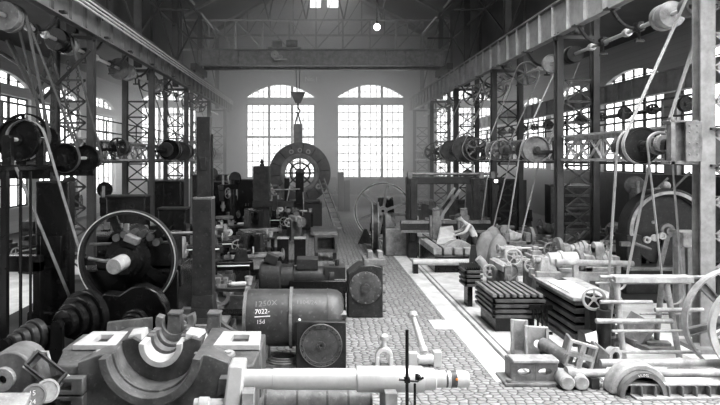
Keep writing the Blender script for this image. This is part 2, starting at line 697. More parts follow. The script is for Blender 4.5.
zr = lambda x: 17.2 - 4.8 * abs(x) / 8.7
skylight(7.4, zr(7.4), 2.0, zr(2.0), 2.0, 15.0)
skylight(2.4, zr(2.4), 1.0, zr(1.0), 34.0, 43.0, 'roofglassd')
zs_ = lambda x: 9.9 - 1.0 * (abs(x) - 8.3) / 6.6
skylight(9.2, zs_(9.2), 13.2, zs_(13.2), -3.5, 7.0)
skylight(-9.6, zs_(9.6), -13.4, zs_(13.4), 1.0, 10.5, 'roofglassd')  # unseen roof light, added to brighten the left bay and its floor


# ---- columns
def column(xi, y, s, mat):
    m = MB()
    w = .27 if y < 12 else .19
    # inner leg: two flanges and a web
    m.bx(xi - w / 2, xi + w / 2, y - .13, y - .105, 0, 7.2)
    m.bx(xi - w / 2, xi + w / 2, y + .105, y + .13, 0, 7.2)
    m.bx(xi - .02, xi + .02, y - .11, y + .11, 0, 7.2)
    xo = xi + s * 1.05
    m.bx(xo - .09, xo + .09, y - .13, y - .105, 0, 8.9)
    m.bx(xo - .09, xo + .09, y + .105, y + .13, 0, 8.9)
    m.bx(xo - .015, xo + .015, y - .11, y + .11, 0, 8.9)
    a, b = xi + s * .13, xo - s * .1
    n = 11
    for k in range(n):
        z0, z1 = .25 + 6.8 * k / n, .25 + 6.8 * (k + 1) / n
        for yy in (y - .1,):
            if k < n - 2:
                m.bar((a, yy, z0), (b, yy, z1), .05, .02, (0, 1, 0))
                m.bar((b, yy, z0), (a, yy, z1), .05, .02, (0, 1, 0))
                m.bar((a, yy, z1), (b, yy, z1), .065, .02, (0, 1, 0))
    m.bx(min(xi, xo) - .3, max(xi, xo) + .3, y - .35, y + .35, 0, .09)
    # head and the stub that goes on up beside the crane track
    m.bx(min(xi, xo) - .1, max(xi, xo) + .1, y - .14, y + .14, 7.0, 7.1)
    xs = xi + s * .55
    m.bx(xs - .13, xs + .13, y - .13, y - .1, 7.2, 12.5).bx(xs - .13, xs + .13, y + .1, y + .13, 7.2, 12.5).bx(xs - .02, xs + .02, y - .1, y + .1, 7.2, 12.5)
    return struct('column', m, mat)


for y in COLY[1:]:
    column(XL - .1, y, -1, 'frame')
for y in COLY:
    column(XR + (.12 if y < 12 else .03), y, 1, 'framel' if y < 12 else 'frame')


def girder(x, z0, z1, y0, y1, mat, w=.34, sp=1.05, inner=-1, name='beam'):
    m = MB()
    m.bx(x - .015, x + .015, y0, y1, z0, z1)
    m.bx(x - w / 2, x + w / 2, y0, y1, z1 - .035, z1).bx(x - w / 2, x + w / 2, y0, y1, z0, z0 + .035)
    y = y0
    k = 0
    while y < y1:
        for s in (-1, 1):
            a, b = x + s * .015, x + s * .11
            m.bx(min(a, b), max(a, b), y - .012, y + .012, z0 + .03, z1 - .03)
            m.bx(min(x, x + s * .03), max(x, x + s * .03), y - .05, y + .05, z0 + .03, z1 - .03)
        y += sp
        k += 1
    return struct(name, m, mat)


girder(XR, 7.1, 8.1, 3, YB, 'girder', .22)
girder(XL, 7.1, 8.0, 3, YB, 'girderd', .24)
girder(12.0, 5.8, 6.55, 9, YB, 'girder', .3)
for x in (XL, XR):
    m = MB()
    m.bx(x - .05, x + .05, 3, YB, 8.0, 8.02 if x < 0 else 8.1).bx(x - .02, x + .02, 3, YB, 8.02, 8.09).bx(x - .04, x + .04, 3, YB, 8.09, 8.13)
    struct('crane_track', m, 'iron')
# conductor rails above the shaded track, on brackets
for k, (dx, z) in enumerate(((.27, 7.62), (.27, 7.73), (.27, 7.84))):
    m = MB()
    m.tube([(XL + dx, 3, z), (XL + dx, YB - .3, z)], .03, 8)
    struct('conductor_rail', m, 'lpale')
for y in COLY:
    m = MB()
    m.bar((XL + .1, y, 7.73), (XL + .25, y, 7.73), .05).bar((XL + .23, y, 7.56), (XL + .23, y, 7.9), .03)
    struct('conductor_bracket', m, 'frame')


# ---- lattice beams along the column rows at countershaft height
def lattice(x, y0, y1, z0, z1, mat, sp=.72):
    m = MB()
    m.bx(x - .10, x + .10, y0, y1, z1 - .05, z1).bx(x - .12, x + .12, y0, y1, z0, z0 + .07)
    m.bx(x - .012, x + .012, y0, y1, z1 - .17, z1 - .05)
    n = int(round((y1 - y0) / sp))
    for k in range(n):
        a, b = y0 + (y1 - y0) * k / n, y0 + (y1 - y0) * (k + 1) / n
        m.bar((x, a, z0 + .06), (x, b, z1 - .1), .015, .075, (1, 0, 0))
        m.bar((x, a, z1 - .1), (x, b, z0 + .06), .015, .075, (1, 0, 0))
        if k % 2 == 0:
            m.bar((x, a, z0), (x, a, z1), .06, .03, (1, 0, 0))
    return struct('beam', m, mat)


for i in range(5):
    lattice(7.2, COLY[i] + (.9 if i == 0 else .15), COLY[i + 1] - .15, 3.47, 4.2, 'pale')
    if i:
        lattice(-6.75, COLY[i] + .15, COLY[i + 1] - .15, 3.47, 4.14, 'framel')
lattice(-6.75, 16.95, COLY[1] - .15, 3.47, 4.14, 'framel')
# plated end of the beam by the near column: a boxed bracket with two plates and rivets
m = MB()
m.bx(6.42, 6.50, 10.85, 10.95, 3.42, 4.28).bx(6.42, 6.92, 10.95, 11.0, 3.47, 4.2).bx(6.9, 6.96, 10.8, 11.0, 3.47, 4.2)
m.bx(6.66, 6.92, 10.80, 10.84, 3.47, 4.2).bx(6.4, 6.92, 10.85, 11.15, 3.42, 3.48).bx(6.4, 6.92, 10.85, 11.15, 4.18, 4.22)
for z in (3.6, 3.8, 4.0, 4.12):
    m.ball((6.72, 10.795, z), .016, 8).ball((6.86, 10.795, z), .016, 8)
struct('beam_bracket', m, 'grey', .006)
# plain plated beam on the outer side of the same column
m = MB()
m.bx(7.2, 9.4, 11.0, 11.06, 3.40, 4.05).bx(7.2, 9.4, 10.9, 11.16, 3.38, 3.42).bx(7.2, 9.4, 10.9, 11.16, 4.05, 4.09)
for k in range(10):
    for z in (3.5, 3.95):
        m.ball((7.3 + .2 * k, 10.995, z), .018, 8)
struct('beam_plate', m, 'frame')

# dark plank deck over the shaded near bay
m = MB()
for k in range(7):
    m.bx(-8.4 + .3 * k, -8.12 + .3 * k, 11.2, 16.9, 3.28, 3.36)
m.bx(-8.5, -6.2, 11.2, 11.35, 3.06, 3.28).bx(-8.5, -6.2, 14, 14.15, 3.06, 3.28).bx(-8.5, -6.2, 16.7, 16.85, 3.06, 3.28)
struct('beam_deck', m, 'black')
m = MB()
m.bx(-6.55, -6.25, 11.2, 11.5, 0, 3.3)
m.bar((-6.4, 11.35, 2.2), (-7.8, 11.35, 3.1), .12)
struct('column', m, 'black', .01)
# guard rail along the bay windows, seen between the columns
m = MB()
for z in (4.55, 5.0):
    m.tube([(-8.0, 11.5, z), (-8.0, 40, z)], .03, 6)
for k in range(16):
    m.tube([(-8.0, 11.5 + 1.9 * k, 3.5), (-8.0, 11.5 + 1.9 * k, 5.0)], .03, 6)
m.bx(-8.4, -7.7, 11.3, 40, 3.38, 3.46)
struct('beam_gallery', m, 'frame')
m = MB()
for z in (4.55, 5.0):
    m.tube([(8.6, 13, z), (8.6, 40, z)], .03, 6)
for k in range(15):
    m.tube([(8.6, 13 + 1.9 * k, 3.5), (8.6, 13 + 1.9 * k, 5.0)], .03, 6)
m.bx(8.3, 9.0, 13, 40, 3.38, 3.46)
struct('beam_gallery', m, 'frame')


# ---- bracing between upper column stubs and the deep cross truss near the end wall
def truss(y, z0, z1, x0, x1, n, mat):
    m = MB()
    m.bar((x0, y, z0), (x1, y, z0), .12, .1).bar((x0, y, z1), (x1, y, z1), .12, .1)
    for k in range(n + 1):
        x = x0 + (x1 - x0) * k / n
        m.bar((x, y, z0), (x, y, z1), .10, .08, (0, 1, 0))
        if k < n:
            xb = x0 + (x1 - x0) * (k + 1) / n
            if k < n / 2:
                m.bar((x, y, z1), (xb, y, z0), .085, .06, (0, 1, 0))
            else:
                m.bar((x, y, z0), (xb, y, z1), .085, .06, (0, 1, 0))
    return struct('roof_truss', m, mat)


truss(36.7, 10.25, 12.05, -8.2, 8.2, 10, 'lpale')
for y in (36.7,):
    m = MB()
    for k in range(4):
        x = -2.9 + 2.3 * k
        m.bar((x, y, 12.05), (x + .5, y, 14.6 + .3 * (k % 2)), .09).bar((x, y, 12.05), (x - .6, y, 14.6), .09)
    m.bar((-8.2, y, 12.2), (0, y, 16.8), .14).bar((8.2, y, 12.2), (0, y, 16.8), .14)
    struct('roof_truss', m, 'framel')
for y in COLY[:4] + [43.1]:
    m = MB()
    m.bar((-8.2, y, 12.45), (8.2, y, 12.45), .14, .12)
    m.bar((-8.2, y, 12.5), (0, y, 16.9), .14).bar((8.2, y, 12.5), (0, y, 16.9), .14)
    for k in range(1, 10):
        x = -8.2 + 1.64 * k
        m.bar((x, y, 12.45), (x, y, 12.5 + 4.4 * (1 - abs(x) / 8.2)), .08)
        if k < 9:
            m.bar((x, y, 12.45), (x + 1.64, y, 12.5 + 4.4 * (1 - abs(x + 1.64) / 8.2)), .07)
    struct('roof_truss', m, 'frame')
for s, xx in ((-1, XL - .65), (1, XR + .57)):
    for i in range(5):
        m = MB()
        a, b = COLY[i] + .15, COLY[i + 1] - .15
        m.bar((xx, a, 8.5), (xx, b, 12.3), .09, .05, (1, 0, 0)).bar((xx, b, 8.5), (xx, a, 12.3), .09, .05, (1, 0, 0))
        m.bar((xx, a, 10.3), (xx, b, 10.3), .1, .08).bar((xx, a, 12.3), (xx, b, 12.3), .1, .08)
        c = (a + b) / 2
        m.bar((xx, c, 10.3), (xx - s * 1.4, c, 10.3), .08)
        struct('beam_bracing', m, 'frame')
# longitudinal tie rods under the roof that catch the light
for s, x, z in ((-1, -5.9, 11.05), (1, 6.2, 10.9)):
    for y0 in (20.5, 25.5, 31.0):
        m = MB()
        m.tube([(x, y0, z), (x, y0 + 3.6, z)], .045, 8)
        struct('roof_rail', m, 'bright')
# ================================================================= LINE SHAFTS, COUNTERSHAFTS, BELTS
def pulley_prof(w, r, rim=.03, web=True):
    """dished pulley: rim, web, hub"""
    h = w / 2
    return [(-h * .9, .05), (-h * .9, r * .26), (-.02, r * .28), (-.02, r - rim - .01), (-h, r - rim), (-h, r), (0, r + .008), (h, r), (h, r - rim), (.02, r - rim - .01), (.02, r * .28), (h * .9, r * .26), (h * .9, .05)]


def solid_pulley(mb, o, w, r):
    return mb.lathe(o, (0, 1, 0), pulley_prof(w, r), 32)


def arm_pulley(mb, o, w, r, arms=6, d=(0, 1, 0)):
    mb.lathe(o, d, [(-w / 2, r - .03), (-w / 2, r), (0, r + .008), (w / 2, r), (w / 2, r - .03), (0, r - .04), (-w / 2, r - .03)], 34)
    a, b, dd = basis(d)
    for k in range(arms):
        t = 2 * PI * k / arms + .4
        e = a * math.cos(t) + b * math.sin(t)
        mb.bar(Vector(o), Vector(o) + e * (r - .03), .05 + .05 * r, .035, dd)
    mb.cyl(Vector(o) - dd * w * .45, Vector(o) + dd * w * .45, .05 + r * .12, 14)
    return mb


def line_shaft(name, label, x, z, y0, y1, r, pulleys, collars, mat):
    t = thing(name, label, 'line shaft', (x, y0, z))
    MB().cyl((0, 0, 0), (0, y1 - y0, 0), r, 14).build('shaft', mat, t)
    for (y, rad, w, kind, pm) in pulleys:
        m = MB()
        if kind == 's':
            solid_pulley(m, (0, y - y0, 0), w, rad)
        elif kind == 'a':
            arm_pulley(m, (0, y - y0, 0), w, rad)
        elif kind == 'd':      # drum
            m.lathe((0, y - y0, 0), (0, 1, 0), [(-w / 2, r), (-w / 2, rad * .8), (-w / 2, rad), (-w * .47, rad + .01), (-w * .2, rad + .012), (-w * .18, rad - .01), (w * .1, rad - .01), (w * .12, rad + .012), (w * .48, rad + .01), (w / 2, rad * .9), (w / 2, r)], 34)
        elif kind == 'c':      # stepped cone
            for k in range(3):
                m.lathe((0, y - y0 + w * (k - 1) / 3, 0), (0, 1, 0), pulley_prof(w / 3, rad * (1 - .18 * k)), 30)
        m.build('pulley', pm, t)
    for y in collars:
        MB().lathe((0, y - y0, 0), (0, 1, 0), [(-.09, r), (-.09, r * 1.9), (-.02, r * 2.2), (.02, r * 2.2), (.09, r * 1.9), (.09, r)], 20).build('collar', mat, t)
    return t


SRX, SRZ = 7.72, 6.66
SLX, SLZ = -7.05, 6.77
line_shaft('line_shaft', 'long bright line shaft with pulleys hung beside the pale crane girder', SRX, SRZ, 8.5, 43, .05,
           [(13.2, .28, .42, 'd', 'pale'), (12.35, .2, .3, 's', 'grey'), (11.8, .26, .2, 'a', 'grey'), (18.1, .24, .5, 'd', 'dark'), (19.7, .3, .1, 's', 'pale'), (22.0, .42, .16, 'a', 'grey'), (24.8, .36, .14, 'a', 'pale'), (25.9, .5, .2, 'a', 'grey'), (28.0, .42, .18, 'a', 'grey'), (29.4, .5, .18, 'a', 'grey'), (34, .4, .2, 'a', 'grey'), (38.5, .5, .2, 'a', 'grey')],
           [14.9, 16.8, 20.6, 24.6, 29.8], 'bright')
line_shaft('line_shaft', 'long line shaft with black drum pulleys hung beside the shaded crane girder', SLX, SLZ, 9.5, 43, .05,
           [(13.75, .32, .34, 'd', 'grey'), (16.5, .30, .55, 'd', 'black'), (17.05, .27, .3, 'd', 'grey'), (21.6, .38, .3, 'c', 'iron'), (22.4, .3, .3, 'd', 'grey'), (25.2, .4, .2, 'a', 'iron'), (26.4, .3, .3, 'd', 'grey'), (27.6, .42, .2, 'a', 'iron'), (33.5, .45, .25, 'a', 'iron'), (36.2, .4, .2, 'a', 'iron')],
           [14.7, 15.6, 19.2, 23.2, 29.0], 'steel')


def hanger_proto(s):
    """curved iron arm from the girder flange down to a bearing; local origin = bearing centre; s = side the girder lies on (-1: towards -x)"""
    t = thing('shaft_hanger', None, 'shaft hanger', (0, 0, 0))
    dx = .62 * -s if s > 0 else -.67 * s
    dx = -.65 if s > 0 else .6
    h = .45
    m = MB()
    P = []
    for k in range(11):
        u = k / 10
        P.append((dx * (1 - u) ** 0.55 - .0, 0, h * (1 - u) ** 1.5 - .02 * u))
    P = [Vector(p) for p in P]
    for k in range(10):
        m.bar(P[k], P[k + 1], .06, .10 - .03 * k / 10, (0, 1, 0))
    m.bx(dx - .16, dx + .16, -.1, .1, h - .02, h + .025)
    m.build('arm', 'dark', t)
    m = MB()
    m.box((0, 0, 0), (.2, .2, .16)).box((0, 0, .1), (.13, .24, .06))
    m.cyl((0, -.12, 0), (0, .12, 0), .10, 16)
    m.build('bearing', 'dark', t, .008)
    m = MB()
    m.cyl((0, 0, -.05), (0.02, 0, -.3), .03, 8).box((.02, 0, -.31), (.2, .07, .05))
    m.build('drip_cup', 'dark', t)
    return t


ORD = ['nearest to the camera', 'second from the camera', 'third from the camera', 'fourth from the camera', 'fifth from the camera', 'sixth from the camera', 'seventh from the camera', 'eighth from the camera', 'ninth from the camera', 'tenth from the camera', 'eleventh from the camera', 'twelfth from the camera']
ORD[0] = 'first one from the camera'
hp = hanger_proto(1)
HR = [14.35, 16.15, 20.1, 22.9, 26.0, 29.2, 32.4, 35.6]
for i, y in enumerate(HR):
    lb = 'curved iron shaft hanger under the pale crane girder, ' + ORD[i]
    if i == 0:
        hp.location = (SRX, y, SRZ)
        tag(hp, lb, group='hangers of the line shaft on the light side')
    else:
        dup(hp, (SRX, y, SRZ), lb)
hl = hanger_proto(-1)
HL = [15.1, 18.3, 20.6, 23.4, 26.9, 30.2, 33.4, 36.8]
for i, y in enumerate(HL):
    lb = 'curved black shaft hanger under the shaded crane girder, ' + ORD[i]
    if i == 0:
        hl.location = (SLX, y, SLZ)
        tag(hl, lb, group='hangers of the line shaft on the shaded side')
    else:
        dup(hl, (SLX, y, SLZ), lb)


def countershaft(label, x, z, y0, y1, pulleys, base_z, mat='dark', gears=(), group=None, sm='steel', face=None):
    """pulleys: (y, radius, width, kind, material)"""
    t = thing('countershaft', label, 'countershaft', (x, (y0 + y1) / 2, base_z), 0, group)
    o = Vector((x, (y0 + y1) / 2, base_z))
    h = z - base_z
    MB().cyl((0, y0 - o.y, h), (0, y1 - o.y, h), .04, 12).build('shaft', sm, t)
    for (y, r, w, k, pm) in pulleys:
        m = MB()
        if k == 'a':
            arm_pulley(m, (0, y - o.y, h), w, r)
        elif k == 's':
            solid_pulley(m, (0, y - o.y, h), w, r)
        elif k == 'c':
            for q in range(4):
                m.lathe((0, y - o.y + w * (q - 1.5) / 4, h), (0, 1, 0), pulley_prof(w / 4, r * (1 - .15 * q)), 30)
        elif k == 'g':
            m.gear((0, y - o.y, h), (0, 1, 0), r, w, 28, .05)
        m.build('gear' if k == 'g' else ('cone_pulley' if k == 'c' else 'pulley'), pm, t)
    for y in (y0 + .08, y1 - .08):
        m = MB()
        if base_z > 3.4:      # bracket reaching back to the lattice beam
            e = (7.078 if x > 0 else -6.628) - x
            m.bx(min(e, -.09 if e > 0 else .09), max(e, -.09 if e > 0 else .09), y - o.y - .07, y - o.y + .07, h - .13, h - .03).bx(min(e, e - .03 * (1 if e > 0 else -1)), max(e, e - .03 * (1 if e > 0 else -1)), y - o.y - .1, y - o.y + .1, .02, .6)
        else:
            m.bx(-.09, .09, y - o.y - .07, y - o.y + .07, 0, h + .03)
        m.cyl((0, y - o.y - .09, h), (0, y - o.y + .09, h), .085, 14)
        if base_z <= 3.4:
            m.bx(-.2, .2, y - o.y - .08, y - o.y + .08, 0, .04)
        m.build('bearing', mat, t, .006)
    return t


ZC = 3.85
countershaft('black countershaft with two big disc pulleys on the lattice beam beside the plated bracket', 6.62, 3.8, 11.95, 13.3, [(12.2, .37, .09, 's', 'dark'), (12.45, .35, .12, 's', 'iron'), (12.95, .22, .3, 'c', 'dark')], 3.47)
countershaft('short black countershaft crowded with gears against the plated bracket', 6.62, 3.82, 11.25, 11.9, [(11.45, .16, .12, 'g', 'pale'), (11.58, .22, .1, 'a', 'grey'), (11.7, .13, .16, 'g', 'grey')], 3.47)
countershaft('countershaft with a four-step cone pulley on the pale lattice beam', 6.55, 3.82, 17.72, 19.1, [(18.1, .40, .6, 'c', 'grey'), (18.8, .3, .14, 's', 'dark')], 3.47)
countershaft('countershaft with a light rimmed pulley beyond the cone pulley', 6.55, 3.85, 20.6, 22.2, [(21.2, .36, .16, 'a', 'grey'), (21.7, .36, .16, 'a', 'grey'), (20.9, .2, .1, 'g', 'iron')], 3.47)
countershaft('countershaft with three armed pulleys in a row along the hazy lattice beam', 6.55, 3.95, 24.15, 25.35, [(24.4, .44, .14, 'a', 'grey'), (24.8, .5, .14, 'a', 'iron'), (25.12, .3, .14, 'a', 'iron')], 3.47)
countershaft('countershaft with one large solid disc pulley on the hazy lattice beam', 6.45, 3.98, 25.5, 27.2, [(25.8, .58, .16, 's', 'iron'), (26.6, .34, .3, 'c', 'grey')], 3.47)
countershaft('countershaft with paired discs above the planer gantry', 6.5, 3.95, 28.5, 30.0, [(28.8, .5, .16, 's', 'iron'), (29.4, .44, .16, 's', 'grey')], 3.47)
countershaft('farthest countershaft on the hazy lattice beam, with an armed pulley', 6.5, 3.95, 32.5, 34, [(32.9, .5, .18, 'a', 'iron'), (33.5, .45, .16, 'a', 'iron')], 3.47)
# shaded side
countershaft('black countershaft carrying a very large disc pulley on the dark plank deck', -6.2, 3.92, 12.0, 13.6, [(12.5, .44, .16, 's', 'black'), (12.9, .2, .16, 'g', 'iron')], 3.36, 'black')
countershaft('black countershaft with a broad curved rim pulley behind the large disc pulley', -6.75, 4.02, 13.65, 15.6, [(13.95, .56, .2, 'a', 'black'), (15.1, .3, .16, 's', 'black')], 3.36, 'black')
countershaft('black countershaft with two small discs at the end of the dark deck', -6.08, 3.55, 14.3, 16.7, [(14.55, .34, .14, 's', 'black'), (15.9, .34, .16, 's', 'black'), (16.3, .26, .12, 's', 'iron')], 3.36, 'black')
countershaft('dark countershaft with two rimmed discs on the shaded lattice beam', -6.15, 3.93, 24.3, 26.4, [(25.2, .42, .2, 's', 'black'), (25.7, .40, .16, 's', 'dark'), (24.6, .3, .16, 'g', 'dark')], 3.47, 'black')
countershaft('dark countershaft with a stepped cone before the far shaded columns', -6.15, 3.9, 27.1, 29.1, [(27.6, .42, .5, 'c', 'dark'), (28.5, .36, .14, 's', 'dark')], 3.47, 'black')
countershaft('far dark countershaft with two armed pulleys near the end wall', -6.1, 3.9, 33, 35, [(33.5, .42, .2, 'a', 'dark'), (34.2, .40, .16, 'a', 'dark')], 3.47, 'black')
countershaft('dark countershaft with one armed pulley on the shaded beam, near the chains', -6.2, 3.9, 18.4, 19.8, [(18.8, .30, .16, 'a', 'dark'), (19.3, .24, .2, 's', 'dark')], 3.47, 'black')


def belt(label, p1, r1, p2, r2, w, mat='belt', y2=None, group=None, name='drive_belt', cat='belt'):
    """flat belt around two pulleys with axes along y; p = (x, y, z)"""
    p1, p2 = Vector(p1), Vector(p2)
    d = Vector((p2.x - p1.x, 0, p2.z - p1.z))
    L = d.length
    th = math.atan2(d.z, d.x)
    al = math.acos(max(-1, min(1, (r1 - r2) / L)))
    pts = []
    n = 12
    # around p1 (far side), then around p2
    for k in range(n + 1):
        t = th + al + (2 * PI - 2 * al) * k / n
        pts.append((p1.x + r1 * math.cos(t), p1.y, p1.z + r1 * math.sin(t)))
    for k in range(n + 1):
        t = th - al + 2 * al * k / n
        pts.append((p2.x + r2 * math.cos(t), p2.y, p2.z + r2 * math.sin(t)))
    m = MB()
    N = len(pts)
    c1, c2 = Vector((p1.x, 0, p1.z)), Vector((p2.x, 0, p2.z))
    vs = []
    for i, p in enumerate(pts):
        p = Vector(p)
        c = p1 if i <= n else p2
        o = Vector((p.x - c.x, 0, p.z - c.z)).normalized() * .012
        vs += [p + Vector((0, -w / 2, 0)), p + Vector((0, w / 2, 0)), p + o + Vector((0, w / 2, 0)), p + o + Vector((0, -w / 2, 0))]
    fs = []
    for i in range(N):
        j = (i + 1) % N
        for q in range(4):
            q2 = (q + 1) % 4
            fs.append((i * 4 + q, i * 4 + q2, j * 4 + q2, j * 4 + q))
    m.add(vs, fs)
    return m.build(name, mat, None, 0, label, cat, group)


RB = 'belts on the light side'
LB = 'belts on the shaded side'
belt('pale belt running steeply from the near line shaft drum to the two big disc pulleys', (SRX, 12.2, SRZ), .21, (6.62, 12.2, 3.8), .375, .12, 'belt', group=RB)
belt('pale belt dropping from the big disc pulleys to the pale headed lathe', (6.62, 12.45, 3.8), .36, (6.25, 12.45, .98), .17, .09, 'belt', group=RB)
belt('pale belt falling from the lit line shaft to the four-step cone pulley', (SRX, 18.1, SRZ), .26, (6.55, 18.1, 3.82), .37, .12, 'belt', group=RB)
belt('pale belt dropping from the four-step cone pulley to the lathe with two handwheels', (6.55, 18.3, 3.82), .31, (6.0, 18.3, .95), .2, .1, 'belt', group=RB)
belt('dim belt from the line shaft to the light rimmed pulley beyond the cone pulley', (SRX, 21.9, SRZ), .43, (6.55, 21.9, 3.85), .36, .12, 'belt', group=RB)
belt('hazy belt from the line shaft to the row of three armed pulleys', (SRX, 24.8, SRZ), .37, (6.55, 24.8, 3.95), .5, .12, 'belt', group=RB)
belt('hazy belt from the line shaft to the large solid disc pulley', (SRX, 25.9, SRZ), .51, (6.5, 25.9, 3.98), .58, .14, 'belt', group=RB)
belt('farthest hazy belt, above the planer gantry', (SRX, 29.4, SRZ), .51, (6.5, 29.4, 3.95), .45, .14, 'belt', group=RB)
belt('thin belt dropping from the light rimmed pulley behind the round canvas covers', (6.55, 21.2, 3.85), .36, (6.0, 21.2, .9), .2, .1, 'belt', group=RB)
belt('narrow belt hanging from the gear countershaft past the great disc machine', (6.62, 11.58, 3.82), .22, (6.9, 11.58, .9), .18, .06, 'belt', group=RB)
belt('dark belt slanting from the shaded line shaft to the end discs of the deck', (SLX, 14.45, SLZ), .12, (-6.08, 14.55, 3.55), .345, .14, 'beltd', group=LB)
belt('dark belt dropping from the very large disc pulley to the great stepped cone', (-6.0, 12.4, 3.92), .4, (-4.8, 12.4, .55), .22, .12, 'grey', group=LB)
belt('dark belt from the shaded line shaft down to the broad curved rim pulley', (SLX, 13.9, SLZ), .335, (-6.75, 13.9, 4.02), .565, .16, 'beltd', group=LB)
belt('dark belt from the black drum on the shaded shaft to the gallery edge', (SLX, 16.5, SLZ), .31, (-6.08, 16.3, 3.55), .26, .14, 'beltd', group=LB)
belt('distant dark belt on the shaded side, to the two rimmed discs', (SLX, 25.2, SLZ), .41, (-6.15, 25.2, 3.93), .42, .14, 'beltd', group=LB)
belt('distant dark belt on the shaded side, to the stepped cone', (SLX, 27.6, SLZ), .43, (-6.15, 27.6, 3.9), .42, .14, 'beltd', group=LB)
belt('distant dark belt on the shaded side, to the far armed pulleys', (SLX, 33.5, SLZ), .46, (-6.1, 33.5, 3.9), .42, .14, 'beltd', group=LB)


# ---- chains hanging by the shaded columns
def chain(p, z0, label):
    m = MB()
    k = 0
    z = p[2]
    while z > z0:
        c = Vector((p[0], p[1], z))
        d = (1, 0, 0) if k % 2 else (0, 1, 0)
        U = Vector((0, 1, 0)) if k % 2 else Vector((1, 0, 0))
        m.tube([c + Vector((0, 0, .055)), c + U * .035 + Vector((0, 0, .025)), c + U * .035 - Vector((0, 0, .025)), c - Vector((0, 0, .055)), c - U * .035 - Vector((0, 0, .025)), c - U * .035 + Vector((0, 0, .025)), c + Vector((0, 0, .055))], .011, 5)
        z -= .085
        k += 1
    m.build('hoist_chain', 'dark', None, 0, label, 'chain', 'chains by the shaded columns')


chain(at(53, 55, 15.6), 4.2, 'iron hoist chain hanging nearest the black drum pulley')
chain(at(68, 62, 16.2), 4.1, 'iron hoist chain hanging close before the latticed column')
chain(at(78, 66, 16.8), 4.3, 'iron hoist chain hanging within the latticed column')

# slanting rods of the deck and bay on the shaded side
for (a, b, Y, r, lb) in (((0, 52), (60, 90), 15.5, .05, 'dark slanting brace rod crossing the bright bay window'), ((8, 40), (38, 100), 15.2, .07, 'thick dark slanting pole beside the bright bay window'), ((52, 56), (35, 98), 15.8, .06, 'dark slanting pole meeting the thick one over the deck'), ((90, 50), (40, 102), 16.3, .05, 'long dark brace rod from the latticed column to the deck')):
    m = MB()
    m.tube([at(a[0], a[1], Y), at(b[0], b[1], Y)], r, 8)
    m.build('brace_rod', 'dark', None, 0, lb, 'rod')

# ---- travelling crane far down the hall
cr = thing('travelling_crane', 'dark overhead travelling crane bridging the hall before the end windows', 'crane', (0, 33, 8.13))
m = MB()
for y in (-.7, .7):
    m.bx(-6.3, 6.9, y - .02, y + .02, .45, 1.3).bx(-6.3, 6.9, y - .15, y + .15, 1.28, 1.32).bx(-6.3, 6.9, y - .15, y + .15, .43, .47)
    for k in range(14):
        m.bx(-6.2 + k, -6.16 + k, y - .12, y + .12, .47, 1.28)
m.build('bridge', 'grey', cr)
for x in (-6.42, 7.02):
    m = MB()
    m.bx(x - .15, x + .15, -1.6, 1.6, .12, .45)
    e = m.build('end_carriage', 'frame', cr)
    for y in (-1.2, 1.2):
        MB().cyl((x - .06, y, .2), (x + .06, y, .2), .2, 20).build('wheel', 'iron', e)
m = MB()
m.bx(-2.6, -.8, -.9, .9, 1.32, 1.42).box((-2.1, -.6, 1.6), (.5, .4, .35)).cyl((-1.6, -.6, 1.62), (-1.0, -.6, 1.62), .22, 18)
m.build('trolley', 'grey', cr)
m = MB()
m.gear((-2.2, -1.0, 1.0), (0, 1, 0), .22, .08, 18).gear((-1.9, -1.0, .85), (0, 1, 0), .14, .08, 14).box((-1.9, -.95, .75), (.7, .1, .08))
m.build('hoist_gear', 'pale', cr)
hx = at(298, 100, 33)
m = MB()
for dx in (-.12, .12):
    m.tube([(hx.x + dx, -.1, .9), (hx.x + dx * .6, -.1, hx.z - 8.13 + .2)], .02, 6)
m.build('hoist_rope', 'dark', cr)
z = hx.z - 8.13
m = MB()
m.prism([(-.42, .42), (.42, .42), (.14, -.18), (-.14, -.18)], (hx.x, .0, z), (1, 0, 0), (0, 0, 1), .2)
m.tube([(hx.x, -.1, z - .15), (hx.x, -.1, z - .45), (hx.x + .12, -.1, z - .6), (hx.x + .05, -.1, z - .75), (hx.x - .1, -.1, z - .68)], .05, 8)
m.build('hook_block', 'iron', cr)
sl = MB()
top = Vector((hx.x, 32.9, hx.z - .72))
rt = at(300, 148, 33)
mid = at(298, 124, 32.9)
sl.tube([top, (mid.x - .16, 32.9, mid.z)], .05, 6).tube([top, (mid.x + .16, 32.9, mid.z)], .05, 6)
sl.bx(mid.x - .24, mid.x + .24, 32.8, 33.0, rt.z - .25, mid.z)
sl.build('lifting_sling', 'grey', None, 0, 'grey lifting sling between the crane hook and the great ring', 'sling')

# lamps
lp = at(377, 27, 30.3)
t = thing('pendant_lamp', 'white glowing globe lamp hanging under the roof truss', 'lamp', lp)
MB().ball((0, 0, 0), .17, 18).build('globe', 'bulb', t)
MB().cyl((0, 0, .15), (0, 0, .28), .06, 12).cyl((0, 0, .2), (0, 0, 12.4 - lp.z), .02, 6).build('cord', 'dark', t)
for (px, py, Y, zt, lb) in ((496, 181, 19.5, 3.47, 'small bare bulb hanging on a long cord before the dark panel'), (393, 59, 36.0, 10.2, 'tiny bare bulb hanging under the deep truss')):
    p = at(px, py, Y)
    t = thing('hanging_bulb', lb, 'bulb', p)
    MB().ball((0, 0, 0), .055, 12).build('bulb', 'bulb', t)
    MB().cyl((0, 0, .04), (0, 0, zt - p.z), .012, 6).cyl((0, 0, .03), (0, 0, .12), .03, 8).build('cord', 'dark', t)
